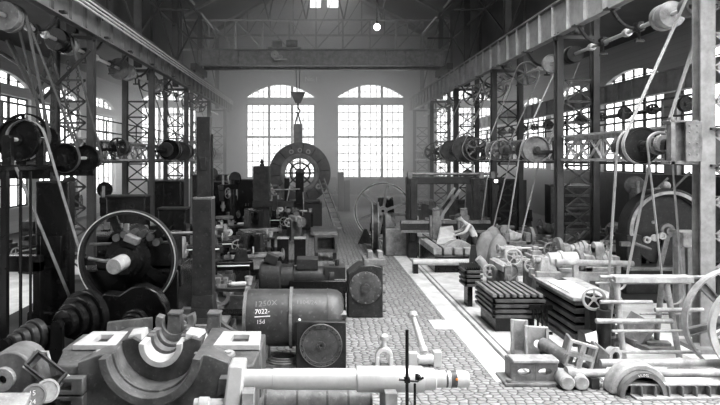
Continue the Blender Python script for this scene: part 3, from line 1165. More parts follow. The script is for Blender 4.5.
# ================================================================= FOREGROUND, SHADED SIDE AND AISLE
# ---- crankshaft on timber saddles
SY, SZ = 7.7, .69
sx = lambda px: (px - VX) * SY / F
t = thing('crankshaft', 'long bright machined crankshaft lying level on two timber saddles', 'crankshaft', (0, SY, 0))
pr = [(sx(244), .122), (sx(273), .122), (sx(273.3), .132), (sx(356), .132), (sx(356.6), .158), (sx(360), .162), (sx(421), .162), (sx(423), .155), (sx(423.3), .136), (sx(434), .134), (sx(435.5), .106), (sx(466), .104), (sx(468), .098)]
MB().lathe((0, 0, SZ), (1, 0, 0), [(pr[0][0], 0)] + pr + [(pr[-1][0], 0)], 40).build('journal', 'bright', t)
m = MB()
for a, b in ((445, 447), (450, 456)):
    m.ring(((sx(a) + sx(b)) / 2, 0, SZ), (1, 0, 0), .09, .1055, sx(b) - sx(a), 40)
m.build('oil_band', 'iron', t)
m = MB()
n = 24
pts = [(-.17, .16)] + [(.17 * math.cos(a) , .0 + .2 * math.sin(a)) for a in [PI * (1 - k / 10) for k in range(11)]]
# web seen edge-on: thick slab, raked forward to the pin
m.hexa([(sx(225), -.33, .28), (sx(243), -.33, .28), (sx(243), .05, .28), (sx(225), .05, .28), (sx(230), -.15, SZ + .22), (sx(246), -.15, SZ + .22), (sx(246), .2, SZ + .22), (sx(230), .2, SZ + .22)])
m.build('crank_web', 'bright', t, .03)
MB().lathe((0, -.16, .42), (1, 0, 0), [(sx(197), 0), (sx(197), .08), (sx(201), .085), (sx(202), .1), (sx(211), .1), (sx(212), .078), (sx(227), .078)], 28).build('crank_pin', 'bright', t)
m = MB()
m.ball((sx(455), -.1, SZ + .03), .016, 8)
m.build('orange_spot', 'orange', t, label='orange paint spot')
for px, lb in ((250, 'low timber saddle carrying the shaft beside its crank web'), (388, 'low timber saddle carrying the shaft near its thickest length')):
    x = sx(px)
    m = MB()
    z1, r = .62, .125 if px < 300 else .165
    pts = [(-.42, 0), (.42, 0), (.30, z1)] + [(r * math.cos(a), SZ + r * math.sin(a)) for a in [-.45 - (PI - .9) * k / 10 for k in range(11)]] + [(-.30, z1)]
    m.prism(pts, (x - .07, SY, 0), (0, 1, 0), (0, 0, 1), .15)
    m.build('timber_saddle', 'wood', None, .008, lb, 'timber saddle')

# drum lying under the shaft
t = thing('riveted_drum', 'grey riveted drum lying on the floor under the bright crankshaft', 'drum', (.03, 8.12, 0))
MB().lathe((0, 0, .215), (1, 0, 0), [(-.72, 0), (-.72, .205), (.72, .205), (.72, 0)], 36).build('shell', 'grey', t)
for x in (-.7, -.28, .12, .4, .7):
    MB().ring((x, 0, .215), (1, 0, 0), .2, .213, .03, 36).build('band', 'iron', t)

# surface gauge: upright black rods with a clamp, standing in front of the shaft
gx = (407 - VX) * 7.3 / F
t = thing('surface_gauge', 'tall thin black rod on a foot standing before the crankshaft', 'gauge', (gx, 7.3, 0))
MB().cyl((0, 0, .05), (0, 0, 3.5 - 170 * 7.3 / F), .021, 10).build('upright', 'black', t)
MB().cyl((.095, .0, .05), (.095, 0, .78), .016, 10).build('upright', 'black', t)
m = MB()
m.bx(-.16, .22, -.12, .12, 0, .06)
m.build('foot', 'black', t, .01)
m = MB()
zz = 3.5 - 220 * 7.3 / F
m.box((0, 0, zz), (.07, .07, .05)).tube([(-.10, -.01, zz + .01), (0, -.02, zz), (.12, -.02, zz - .01), (.2, 0, zz + .03)], .014, 7).ball((.14, 0, zz + .04), .03, 10).cyl((.12, 0, zz - .02), (.12, 0, zz + .07), .022, 8)
m.build('clamp', 'black', t)

# ---- two forked connecting rods standing on the cobbles
p = floor_at(384, 365)
t = thing('connecting_rod', 'short bright forked connecting rod standing upright on the cobbles', 'connecting rod', p)
m = MB()
m.arc((0, 0, .16), (1, 0, 0), (0, 0, 1), .085, .15, .14, 0, PI, 16).bx(-.15, -.085, -.07, .07, 0, .16).bx(.085, .15, -.07, .07, 0, .16)
m.build('fork', 'steel', t, .01)
MB().lathe((0, 0, 0), (0, 0, 1), [(.28, .06), (.31, .05), (.34, .045), (.42, .042)], 18).build('stem', 'steel', t)
MB().lathe((0, 0, 0), (0, 0, 1), [(.42, .05), (.43, .075), (.5, .075), (.52, .06), (.54, 0)], 18).build('cap', 'bright', t)
p = floor_at(421, 366)
t = thing('connecting_rod', 'longer bright connecting rod leaning back from a cross block on the cobbles', 'connecting rod', p)
top = Vector((-.10, .35, .83))
bt = Vector((.05, 0, .24))
d = (top - bt)
MB().tube([bt, bt + d * .1, bt + d * .12, bt + d * .85, bt + d * .86], [.075, .075, .06, .043, .055], 16).build('stem', 'bright', t)
MB().tube([bt + d * .86, bt + d * .88, bt + d * .98, bt + d], [.07, .085, .085, .06], 16).build('cap', 'bright', t)
m = MB()
m.bx(-.22, -.06, -.07, .07, 0, .24)
m.build('bearing_block', 'bright', t, .012)
m = MB()
m.bx(.20, .34, -.07, .07, 0, .26)
m.build('bearing_block', 'bright', t, .012)
MB().cyl((-.06, 0, .12), (.2, 0, .12), .085, 20).build('cross_pin', 'steel', t)

# ---- big bearing bedplate
BX0, BY0 = -2.2, 8.02
t = thing('engine_bedplate', 'massive grey cast engine bedplate with a half-round bearing cradle', 'bedplate', (BX0, BY0, 0))
zc, R = .92, .57
m = MB()
out = [(-1.02, .02), (1.02, .02), (1.02, .76), (.72, .87)] + [(R * math.cos(a), zc + R * math.sin(a)) for a in [-.09 - (PI - .18) * k / 22 for k in range(23)]] + [(-.72, .87), (-1.02, .76)]
m.prism([(a, b) for a, b in out], (0, 1.5, 0), (1, 0, 0), (0, 0, 1), 1.42)
m.build('body', 'cast', t, .012)
m = MB()
m.arc((0, .0, zc), (1, 0, 0), (0, 0, 1), R - .0, R + .11, .2, PI + .08, 2 * PI - .08, 30)
m.arc((0, .16, zc), (1, 0, 0), (0, 0, 1), R - .03, R + .02, .1, PI + .08, 2 * PI - .08, 30)
m.build('cradle_lip', 'cast', t, .008)
zs, rs = .875, .30
# inner web with the bearing saddle notch
web = [(-.66, .9), (-.45, .95)] + [(rs * math.cos(a), zs + rs * math.sin(a)) for a in [PI - .15 + (PI + .3) * k / 18 for k in range(19)]] + [(.45, .95), (.66, .9)] + [(R * 1.01 * math.cos(a), zc + R * 1.01 * math.sin(a)) for a in [-.1 - (PI - .2) * k / 18 for k in range(19)]]
web = [(-.56, .92), (-.42, .96), (-.30, .9)] + [(rs * math.cos(a), zs + rs * math.sin(a)) for a in [PI + PI * k / 18 for k in range(19)]] + [(.30, .9), (.42, .96), (.56, .92)] + [(R * 1.01 * math.cos(a), zc + R * 1.01 * math.sin(a)) for a in [-.1 - (PI - .2) * k / 18 for k in range(1, 18)]]
m = MB()
m.prism(web, (0, 1.15, 0), (1, 0, 0), (0, 0, 1), .62)
m.build('cross_web', 'iron', t)
m = MB()
m.arc((0, .62, zs), (1, 0, 0), (0, 0, 1), .225, .305, .35, PI - .1, 2 * PI + .1, 30)
m.build('bearing_shell', 'lpale', t, .006)
m = MB()
for k in range(3):
    m.arc((0, .92 + .16 * k, zs), (1, 0, 0), (0, 0, 1), .20 if k % 2 == 0 else .235, .30, .12, PI - .1, 2 * PI + .1, 26)
m.arc((0, 1.42, zs + .1), (1, 0, 0), (0, 0, 1), .2, .3, .2, PI - .3, 2 * PI + .4, 26)
m.build('inner_shell', 'grey', t)
for s in (-1, 1):
    m = MB()
    m.hexa([(s * .30, .62, .8), (s * .56, .62, .8), (s * .60, 1.0, .8), (s * .30, 1.0, .8), (s * .32, .64, 1.0), (s * .5, .64, .97), (s * .54, .98, .97), (s * .32, .98, 1.0)][::1] if s > 0 else [(-.56, .62, .8), (-.30, .62, .8), (-.30, 1.0, .8), (-.60, 1.0, .8), (-.5, .64, .97), (-.32, .64, 1.0), (-.32, .98, 1.0), (-.54, .98, .97)])
    m.build('bearing_pad', 'lpale', t, .01)
# rear lugs
for x in (-.02, .60):
    m = MB()
    m.hexa([(x - .16, 1.35, .5), (x + .13, 1.35, .5), (x + .13, 1.62, .5), (x - .16, 1.62, .5), (x - .1, 1.4, 1.06), (x + .09, 1.4, 1.06), (x + .09, 1.6, 1.06), (x - .1, 1.6, 1.06)])
    m.bx(x - .11, x + .1, 1.38, 1.62, 1.06, 1.1)
    m.build('lug', 'cast', t, .01)
m = MB()
cv = [(.62, .55)] + [(.62 + .45 * (k / 8), 1.02 - .26 * math.sin(PI / 2 * k / 8)) for k in range(9)] + [(1.07, .55)]
m.prism(cv, (0, 1.55, 0), (1, 0, 0), (0, 0, 1), .12)
m.build('curved_rib', 'iron', t)
for s in (-1, 1):
    w0, w1 = (.72, 1.42)
    a, b = (-w1, -w0) if s < 0 else (w0, w1)
    m = MB()
    m.bx(a, b, .52, 1.3, .05, .80)
    # sloping shoulder from the plate down to the front
    ins, outr = (-.72, -1.40) if s < 0 else (.72, 1.40)
    x0, x1 = min(ins, outr), max(ins, outr)
    m.hexa([(x0, .05, .05), (x1, .05, .05), (x1, .53, .05), (x0, .53, .05), (x0 + .06, .14, .70), (x1 - .06, .14, .70), (x1, .53, .79), (x0, .53, .79)])
    m.build('wing', 'cast', t, .02)
    m = MB()
    a, b = (a + .14, b + .1) if s < 0 else (a, b)
    oc = [(a + .02, .5), (b - .02, .5), (b - .06, 1.18), (a + .06, 1.18)]
    ic = [(a + .22, .66), (b - .2, .66), (b - .22, 1.02), (a + .24, 1.02)]
    m.holed(oc, ic, (0, 0, .80), (1, 0, 0), (0, 1, 0), .075)
    pl = m.build('seat_plate', 'lpale', t, .006)
    m = MB()
    for k in range(2):
        m.bx(a + .26 + .17 * k, a + .36 + .17 * k, .72, .96, .798, .81)
    m.build('keyway', 'dark', pl)
    for k, z in enumerate((.50, .26)):
        cx = -1.12 if s < 0 else 1.12
        m = MB()
        o2 = [(cx - .24, z - .1), (cx + .24, z - .1), (cx + .24, z + .11), (cx - .2, z + .11)]
        i2 = [(cx - .07, z - .05), (cx + .08, z - .05), (cx + .08, z + .06), (cx - .07, z + .06)]
        m.holed(o2, i2, (0, .06, 0), (1, 0, 0), (0, 0, 1), .16)
        m.build('bolt_lug', 'cast', t, .012)
    m = MB()
    cx = (a + b) / 2
    m.lathe((cx - s * .1, .42, .76), (0, -.2, 1), [(0, .10), (.03, .09), (.035, .05), (.06, .045), (.07, 0)], 16)
    m.build('boss', 'pale', t)
m = MB()
m.bx(-1.46, 1.46, -.04, 1.5, 0, .12)
m.build('foot_flange', 'cast', t, .01)
m = MB()
m.hexa([(-1.1, 1.42, .8), (-.45, 1.42, .8), (-.4, 1.55, .8), (-1.1, 1.55, .8), (-1.1, 1.46, .93), (-.45, 1.46, 1.0), (-.4, 1.55, 1.0), (-1.1, 1.55, .93)])
m.build('rear_ledge', 'cast', t, .01)

# ---- castings piled at the dark corner
c = at(5, 378, 7.9)
t = thing('bearing_bracket', 'rounded grey cast bracket with a bored boss at the dark corner', 'casting', (c.x, c.y, 0))
z = c.z
m = MB()
pts = [(-.42, 0), (.44, 0), (.38, z - .05), (.32, z + .16)] + arcpts(.05, z + .02, .33, .7, PI - .4, 12) + [(-.42, z)]
m.prism(pts, (0, .5, 0), (1, 0, 0), (0, 0, 1), .5)
m.build('body', 'grey', t, .03)
m = MB()
m.ring((.0, -.03, z), (0, 1, 0), .06, .15, .1, 28)
m.build('boss', 'pale', t)
m = MB()
m.cyl((.0, -.02, z), (0, 0.02, z), .065, 20)
m.build('bore', 'black', t)
vs, fs = text_mesh('163', .13)
m = MB()
m.add([Vector((.10 + v.x, -.006, z - .26 + v.y + .3 * v.x)) for v in vs], fs)
m.build('chalk_lettering', 'chalkf', t)
c = at(46, 372, 8.0)
t = thing('inspection_frame', 'pale rectangular cast frame leaning tilted against the bedplate end', 'frame', (c.x, c.y, 0))
RR = Matrix.Rotation(math.radians(38), 3, 'Y') @ Matrix.Rotation(math.radians(-35), 3, 'X')
m = MB()
U, V = RR @ Vector((1, 0, 0)), RR @ Vector((0, 0, 1))
m.holed([(-.28, -.13), (.28, -.13), (.28, .14), (-.28, .14)], [(-.17, -.085), (.23, -.085), (.23, .095), (-.17, .095)], (0, 0, c.z), U, V, .05)
m.build('rim', 'pale', t, .008)
m = MB()
m.holed([(-.25, -.11), (.25, -.11), (.25, .12), (-.25, .12)], [(-.22, -.09), (.22, -.09), (.22, .10), (-.22, .10)], Vector((0, 0, c.z)) - U.cross(V) * .0 + U.cross(V) * .05, U, V, .22)
m.build('side_wall', 'iron', t)
m = MB()
m.tube([Vector((-.2, .1, c.z + .24)), Vector((0, .05, c.z + .25)), Vector((.06, 0, c.z + .12))], .02, 7)
m.build('handle', 'pale', t)
m = MB()
m.bx(-.5, .05, -.0, .3, 0, c.z - .3)
m.build('foot_block', 'black', t)
c = at(34, 396, 7.3)
for k, (dx, dy, mt, lb) in enumerate(((0, 0, 'grey', 'pale chalk-marked round cap standing on edge in the dark corner'), (.09, .16, 'pale', 'light round cap standing just behind the chalk-marked one'))):
    t = thing('chalked_disc', lb, 'cap', (c.x + dx, c.y + dy, 0))
    d = Vector((.55, -1, .35)).normalized()
    o = Vector((0, 0, c.z))
    MB().lathe(o, d, [(-.04, 0), (-.04, .13), (0, .145), (.025, .14), (.03, .115), (.02, .11), (.02, 0)], 32).build('disc', mt, t)
    MB().bx(-.12, .12, -.02, .10, 0, c.z - .14).build('foot', 'black', t)
    if k == 0:
        a, b, _ = basis(d)
        m = MB()
        for s, off in (('15', .01), ('24', -.09)):
            vs, fs = text_mesh(s, .08)
            X = Vector((1, .5, 0)).normalized()
            Yv = d.cross(X)
            m.add([o + d * .026 + X * (v.x - .06) + Yv * (v.y + off) for v in vs], fs)
        m.build('chalk_lettering', 'chalk', t)
c = at(4, 405, 7.0)
m = MB()
m.hexa([(c.x - .2, 6.75, c.z - .07), (c.x + .28, 6.8, c.z - .10), (c.x + .2, 7.25, c.z - .02), (c.x - .3, 7.2, c.z), (c.x - .2, 6.75, c.z), (c.x + .28, 6.8, c.z - .03), (c.x + .2, 7.25, c.z + .05), (c.x - .3, 7.2, c.z + .07)])
m.bx(c.x - .25, c.x + .2, 6.8, 7.2, 0, c.z - .06)
m.build('cast_plate', 'pale', None, .008, 'pale flat cast plate lying in the dark corner before the caps', 'plate')

# ---- stepped cone pulleys on their stands
def cone_stand(label, c, r, L, mat, steps=4, d=(0, 1, 0), grow=1):
    t = thing('cone_pulley_stand', label, 'cone pulley', (c.x, c.y, 0))
    o = Vector((0, 0, c.z))
    d = Vector(d).normalized()
    m = MB()
    for k in range(steps):
        rr = r * (1 - .17 * (steps - 1 - k))
        m.lathe(o + d * L * ((k + .5) / steps - .5), d, [(-L / steps / 2, .04), (-L / steps / 2, rr - .02), (-L / steps / 2 + .015, rr), (L / steps / 2 - .015, rr), (L / steps / 2, rr - .02), (L / steps / 2, .04)], 36)
    m.build('cone_pulley', mat, t)
    MB().cyl(o - d * (L * .75), o + d * (L * .75), .045, 14).build('spindle', 'iron', t)
    for s in (-1, 1):
        e = o + d * L * .68 * s
        m = MB()
        m.bx(e.x - .1, e.x + .1, e.y - .05, e.y + .05, 0, e.z - .02).cyl((e.x, e.y - .07, e.z), (e.x, e.y + .07, e.z), .09, 14)
        m.build('bearing', 'black', t)
    return t


cone_stand('great black stepped cone pulley standing behind the bedplate', at(76, 319, 10.7), .47, .66, 'black', 4, (.35, 1, 0))
cone_stand('smaller black stepped cone pulley under the black curved guard', at(130, 326, 10.6), .25, .5, 'black', 4, (.2, 1, 0))
cone_stand('small dark stepped cone pulley near the bright doorway', at(25, 338, 10.2), .27, .55, 'dark', 4, (.5, 1, 0))
# black guard over the drive
m = MB()
g0 = at(92, 330, 11.2)
pts = [at(x, y, 11.2) for x, y in ((92, 330), (92, 303), (103, 294), (118, 296), (130, 288), (142, 286), (156, 293), (165, 308), (168, 330))]
m.prism([(p.x, p.z) for p in pts], (0, 11.6, 0), (1, 0, 0), (0, 0, 1), .35)
m.bx(pts[0].x, pts[-1].x, 11.25, 11.6, 0, pts[0].z)
m.build('belt_guard', 'black', None, .03, 'black curved iron belt guard under the great ring gear', 'guard')

# ---- great ring wheel machine
c = at(128, 259, 12.0)
t = thing('gear_cutting_machine', 'black machine with a great thin ring and a bright blunt spindle', 'machine tool', (c.x, 12.0, 0))
o = Vector((0, 0, c.z))
m = MB()
m.lathe(o, (0, 1, 0), [(-.09, .90), (-.10, .97), (-.06, .985), (.08, .985), (.10, .96), (.09, .90), (-.09, .90)], 72)
m.build('ring', 'dark', t)
m = MB()
m.ring(o - Vector((0, .1, 0)), (0, 1, 0), .955, .975, .02, 72)
m.build('ring_edge', 'steel', t)
m = MB()
for k in range(5):
    th = 2 * PI * k / 5 + .7
    m.bar(o + Vector((0, .1, 0)), o + Vector((math.cos(th) * .92, .1, math.sin(th) * .92)), .16, .08, (0, 1, 0))
m.build('spider', 'black', t)
m = MB()
m.lathe(o, (-.0, -1, 0), [(-.3, .0), (-.3, .46), (.0, .46), (.02, .36), (.18, .34), (.2, .27), (.3, .26)], 36)
m.build('hub', 'black', t)
m = MB()
m.lathe(o + Vector((0, -.2, 0)), (-.05, -1, -.03), [(0, .15), (.55, .15), (.58, .14), (.58, 0)], 30)
m.build('spindle', 'pale', t)
for k in range(6):
    th = 2.25 - k * .33
    q = o + Vector((.12 + .55 * math.cos(th), -.06, .1 + .42 * math.sin(th)))
    MB().cyl(q + Vector((0, .25, 0)), q, .075, 18).build('plug', 'iron', t)
m = MB()
m.bx(-.95, .95, .25, 1.7, 0, 1.25).bx(-.75, .8, .3, 1.3, 1.25, 1.95).cyl((-.2, .3, 1.75), (-.2, 1.3, 1.75), .35, 20)
m.build('headstock', 'black', t, .03)
m = MB()
solid_pulley(m, (-4.8 - c.x, .4, .55), .16, .215)
m.cyl((-4.8 - c.x, .4, .55), (-4.8 - c.x, .75, .55), .05, 12).bx(-4.8 - c.x - .08, -.9, .62, .78, .45, .65)
m.build('drive_pulley', 'dark', t)
m = MB()
m.bx(-.7, 1.0, -.1, .25, .0, .35).bx(.3, 1.0, .3, 1.2, .9, 1.35)
m.build('bed', 'black', t, .02)
m = MB()
m.tube([(-.75, -.1, 1.55), (-.4, -.15, 1.5), (-.1, -.2, 1.6)], .035, 8).tube([(-.8, .1, 1.8), (.9, .1, 1.85)], .03, 8).tube([(.2, .1, 2.0), (1.6, .5, 2.0)], .03, 8)
m.build('control_rod', 'grey', t)
m = MB()
m.box((.15, -.2, c.z + .42), (.28, .25, .14), Matrix.Rotation(.4, 3, 'Y'))
m.build('tool_post', 'grey', t, .02)
m = MB()
for k in range(5):
    q = Vector((-.6 + .13 * k, .15, c.z + .62 + .03 * (k % 2)))
    m.box(q, (.09, .09, .1 + .04 * (k % 3)))
m.build('clutch_lever', 'pale', t)

# ---- tall steel pillar
c = at(204, 322, 10.5)
t = thing('slotting_machine_column', 'tall plain dark iron column with a flared foot behind the bedplate', 'machine column', (c.x, 10.5, 0))
z0 = c.z
zt = at(204, 199, 10.5).z
m = MB()
P = lambda w, d, z: [(-w / 2, -d / 2, z), (w / 2, -d / 2, z), (w / 2, d / 2, z), (-w / 2, d / 2, z)]
prof = [(.52, .5, z0 + .03), (.44, .44, z0 + .12), (.38, .38, z0 + .28), (.345, .34, z0 + .5), (.33, .33, zt)]
for a, b in zip(prof, prof[1:]):
    m.hexa(P(*a) + P(*b))
m.build('pillar', 'dark', t, .008)
m = MB()
m.bx(-.4, .42, -.35, .35, z0 - .06, z0 + .03)
for x in (-.3, .3):
    m.cyl((x, -.25, z0), (x, -.25, z0 + .09), .04, 6)
m.build('foot_plate', 'grey', t, .008)
MB().bx(-.5, .5, -.3, .5, 0, z0 - .06).build('pedestal', 'black', t)
m = MB()
m.bx(-.165, .165, -.165, .165, zt, zt + .04)
m.build('cap_plate', 'grey', t, .005)
m = MB()
z2 = at(204, 117, 10.5).z
m.bx(-.10, .12, -.08, .12, zt + .04, z2).bx(-.13, -.07, .0, .04, zt, z2).bx(.12, .16, .0, .04, zt, z2 - .3)
m.bx(-.05, .05, -.10, -.08, at(0, 170, 10.5).z, at(0, 157, 10.5).z)
m.build('slide', 'dark', t, .006)

# ---- riveted boiler drum with chalk marks
by = 10.55
x0, x1 = (246 - VX) * by / F, (343 - VX) * by / F
zc2 = .735
t = thing('steam_cylinder', 'dark banded steam cylinder with white chalk lettering on its side', 'cylinder', ((x0 + x1) / 2, by, 0))
h = (x1 - x0) / 2
rr = .49
MB().lathe((0, 0, zc2), (1, 0, 0), [(-h, 0), (-h, rr), (h - .22, rr), (h - .1, rr * .96), (h - .02, rr * .84), (h, rr * .7), (h, 0)], 48).build('shell', 'castd', t)
for x, w, e in ((-h + .02, .05, .05), (-h + .80, .05, .035), (h - .27, .02, .012)):
    MB().ring((x, 0, zc2), (1, 0, 0), rr - .02, rr + e, w, 48).build('band', 'grey' if e > .02 else 'iron', t)


def on_shell(txt, size, xs, ang, mat, mb, sl=0.0):
    vs, fs = text_mesh(txt, size)
    P = []
    for v in vs:
        a = ang + (v.y + sl * v.x) / rr
        P.append(Vector((xs + v.x, -math.cos(a) * (rr + .004), zc2 + math.sin(a) * (rr + .004))))
    mb.add(P, fs)


# visible side: angle measured up from the side facing the aisle end
m = MB()
on_shell('7022-', .108, -h + .20, .36, 'chalk', m, .06)
on_shell('15d', .095, -h + .23, .03, 'chalk', m, .08)
a = .28
m.add([Vector((-h + q, -math.cos(a2) * (rr + .004), zc2 + math.sin(a2) * (rr + .004))) for q, a2 in ((.2, .25), (.46, .28), (.46, .31), (.2, .28))], [(0, 1, 2, 3)])
m.build('chalk_lettering', 'chalk', t)
m = MB()
on_shell('1250X', .145, -h + .18, .60, 'chalkf', m, .1)
on_shell('1104/26', .11, .04, .72, 'chalkf', m, -.04)
m.build('chalk_lettering', 'chalkf', t)
m = MB()
m.ball((.1, -rr * .97, zc2 + .08), .025, 10)
m.build('plug', 'paper', t)
# flanged end facing the camera with its square housing
fx = (321 - VX) * 9.95 / F - (x0 + x1) / 2
fz = 3.5 - 185.5 * 9.95 / F
m = MB()
m.bx(fx - .42, fx + .42, -.56, -.2, .02, fz + .38)
m.build('valve_chest', 'dark', t, .02)
fo = Vector((fx, -.57, fz))
m = MB()
m.lathe(fo, (0, -1, 0), [(0, 0), (0, .355), (.03, .355), (.04, .345), (.04, .29), (.03, .285), (.03, .07), (.05, .065), (.05, .03), (.02, .025), (.02, 0)], 48)
fl = m.build('flange', 'iron', t)
for k in range(20):
    th = 2 * PI * k / 20
    q = fo + Vector((math.cos(th) * .32, -.04, math.sin(th) * .32))
    MB().cyl(q, q - Vector((0, .012, 0)), .014, 8).build('bolt', 'dark', fl)
MB().ring(fo - Vector((0, .04, 0)), (0, 1, 0), .345, .352, .012, 48).build('flange_edge', 'grey', fl)
m = MB()
m.arc((h - .05, -.3, fz + .3), (0, 1, 0), (0, 0, 1), .1, .2, .18, -.5, PI * .7, 14)
m.build('pipe_bend', 'grey', t)
for x in (-h + .3, h - .3):
    m = MB()
    m.bx(x - .1, x + .1, -.28, .4, 0, .36)
    m.build('skid', 'wood', t)
# hose coil beside it
m = MB()
hp_ = floor_at(283, 365)
for k in range(3):
    m.tube([(hp_.x + (.28 - .03 * k) * math.cos(2 * PI * q / 24), hp_.y + .05 + (.2 - .02 * k) * math.sin(2 * PI * q / 24), .06 + .035 * k) for q in range(25)], .02, 7)
m.bx(hp_.x - .3, hp_.x + .3, hp_.y - .15, hp_.y + .25, 0, .04)
m.build('hose_coil', 'grey', None, 0, 'small grey coil of hose on the floor between bedplate and steam cylinder', 'hose')

# ---- second, longer cylinder engine behind it
ey = 13.7
e0 = at(262, 290, ey)
t = thing('horizontal_engine', 'dark horizontal engine with two jointed barrels and a tall black end housing', 'engine', (0, ey, 0))
ex = lambda px: (px - VX) * ey / F
ez = lambda py: CH - (py - VY) * ey / F
zc3 = ez(277)
m = MB()
m.lathe((0, 0, zc3), (1, 0, 0), [(ex(260), 0), (ex(260), .30), (ex(262), .36), (ex(280), .36), (ex(282), .30), (ex(293), .30), (ex(294), .25), (ex(328), .25), (ex(329), .3), (ex(334), .3), (ex(334), 0)], 36)
m.build('barrel', 'dark', t)
m = MB()
m.bx(ex(255), ex(345), -.3, .5, 0, zc3 - .2).bx(ex(290), ex(346), -.34, -.25, zc3 - .3, zc3 - .02)
m.build('bed', 'black', t, .02)
m = MB()
m.prism([(ex(347), 0), (ex(381), 0), (ex(381), ez(264)), (ex(372), ez(262)), (ex(358), ez(263)), (ex(347), ez(272))], (0, .3, 0), (1, 0, 0), (0, 0, 1), .7)
m.build('end_housing', 'dark', t, .03)
m = MB()
m.lathe((ex(364), -.40, ez(284)), (0, -1, 0), [(0, .36), (.03, .36), (.05, .3), (.05, .1), (.12, .1), (.12, 0)], 30)
cv_ = m.build('cover', 'iron', t)
for k in range(12):
    th = k * PI / 6
    q = Vector((ex(364) + .33 * math.cos(th), -.42, ez(284) + .33 * math.sin(th)))
    MB().cyl(q, q - Vector((0, .04, 0)), .02, 6).build('bolt', 'grey', cv_)
for k in range(6):
    MB().cyl((ex(380), -.3, ez(262 + 9 * k)), (ex(384), -.3, ez(262 + 9 * k)), .04, 8).build('stud', 'grey', t)
m = MB()
m.box((ex(272), -.05, ez(258)), (.28, .3, .2), Matrix.Rotation(.35, 3, 'Y'))
m.build('top_bracket', 'dark', t, .01)
m = MB()
m.bx(ex(297), ex(318), -.2, .3, zc3 + .2, ez(258))
m.build('top_bracket', 'dark', t, .01)
m = MB()
m.bx(ex(324), ex(345), -.25, .2, ez(277), ez(265))
m.cyl((ex(337), -.05, ez(265)), (ex(337), -.05, ez(259)), .05, 10)
m.build('top_bracket', 'dark', t, .01)
m = MB()
m.bx(ex(363), ex(384), -.38, .2, ez(263), ez(257)).bx(ex(367), ex(372), -.2, .1, ez(257), ez(250)).bx(ex(377), ex(382), -.2, .1, ez(257), ez(250))
m.build('cap', 'grey', t, .01)
# ================================================================= RIGHT FOREGROUND
# ---- slotted foot bracket
p = floor_at(535, 384)
t = thing('foot_bracket', 'pale cast foot bracket with two oval slots on the cobbles', 'casting', p)
m = MB()
ov = lambda cx: [(cx + .10 * math.cos(2 * PI * k / 20) * (1.0), .19 + .05 * math.sin(2 * PI * k / 20)) for k in range(20)]


def rect20(x0, x1, z0, z1):
    pts = []
    for a, b in (((x1, z0), (x1, z1)), ((x1, z1), (x0, z1)), ((x0, z1), (x0, z0)), ((x0, z0), (x1, z0))):
        for k in range(5):
            pts.append((a[0] + (b[0] - a[0]) * k / 5, a[1] + (b[1] - a[1]) * k / 5))
    return pts[2:] + pts[:2]


m.holed(rect20(-.38, 0, .04, .34), ov(-.17), (0, .06, 0), (1, 0, 0), (0, 0, 1), .06)
m.holed(rect20(0, .36, .04, .34), ov(.16), (0, .06, 0), (1, 0, 0), (0, 0, 1), .06)
m.build('slotted_wall', 'grey', t, .01)
m = MB()
m.bx(-.36, .36, -.06, .24, .34, .39)
m.build('top_plate', 'pale', t, .012)
m = MB()
m.bx(-.5, .4, -.12, .4, 0, .05).cyl((-.43, -.05, .05), (-.43, -.05, .1), .05, 6)
m.build('foot', 'grey', t, .012)
m = MB()
m.bx(-.36, -.32, .06, .36, .05, .34).bx(.30, .34, .06, .36, .05, .34)
m.build('end_rib', 'grey', t)

# ---- two angle plates standing behind it
for k, (px, py, w, hole, lb) in enumerate(((519, 352, .30, False, 'narrow ribbed angle plate standing on the slab, the one without a hole'), (536, 360, .40, True, 'wider pale angle plate with a round bored hole, behind the slotted bracket'))):
    p = floor_at(px, py)
    t = thing('angle_plate', lb, 'angle plate', p, -.25)
    H = .60
    m = MB()
    if hole:
        oc = rect20(-w / 2, w / 2, 0, H)
        ic = [(.02 + .06 * math.cos(2 * PI * (q + .5) / 20 ), .3 + .07 * math.sin(2 * PI * (q + .5) / 20)) for q in range(20)]
        m.holed(oc, ic, (0, 0, 0), (1, 0, 0), (0, 0, 1), .06)
    else:
        m.bx(-w / 2, w / 2, -.06, 0, 0, H)
    m.build('face', 'pale', t, .012)
    m = MB()
    for x in (-w / 2, w / 2 - .05):
        m.prism([(-.42, 0), (-.06, 0), (-.06, H)], (x, 0, 0), (0, 1, 0), (0, 0, 1), .05)
    m.build('gusset', 'grey', t, .006)
    m = MB()
    m.bx(-w / 2, w / 2, -.45, -.06, 0, .05)
    m.build('foot', 'grey', t)

# ---- rollers and a windowed frame block
for px, py, Y, lb in ((551, 349, 10.15, 'short pale roller lying tilted behind the angle plates'), (560, 354, 9.95, 'short pale roller lying against the windowed block')):
    c = at(px, py, Y)
    d = Vector((.45, -1, -.2)).normalized()
    t = thing('roller', lb, 'roller', (c.x, c.y, 0))
    MB().lathe((0, 0, c.z), d, [(-.2, 0), (-.2, .11), (.16, .115), (.17, .1), (.19, .10), (.19, .05), (.17, .05), (.17, 0)], 28).build('barrel', 'grey', t)
    MB().bx(-.14, .14, -.1, .12, 0, c.z - .08).build('chock', 'dark', t)
p = floor_at(576, 374)
t = thing('frame_block', 'grey cast block pierced by rectangular windows, lying tilted', 'casting', p, -.2)
RR = Matrix.Rotation(math.radians(14), 3, 'Y')
U, V = RR @ Vector((1, 0, 0)), RR @ Vector((0, 0, 1))
m = MB()
for i in range(2):
    for j in range(2):
        a, b = -.24 + .22 * i, .1 + .22 * j
        m.holed([(a, b), (a + .22, b), (a + .22, b + .22), (a, b + .22)], [(a + .05, b + .04), (a + .18, b + .04), (a + .18, b + .18), (a + .05, b + .18)], (0, 0, 0), U, V, .09)
m.build('window_grid', 'pale', t, .006)
m = MB()
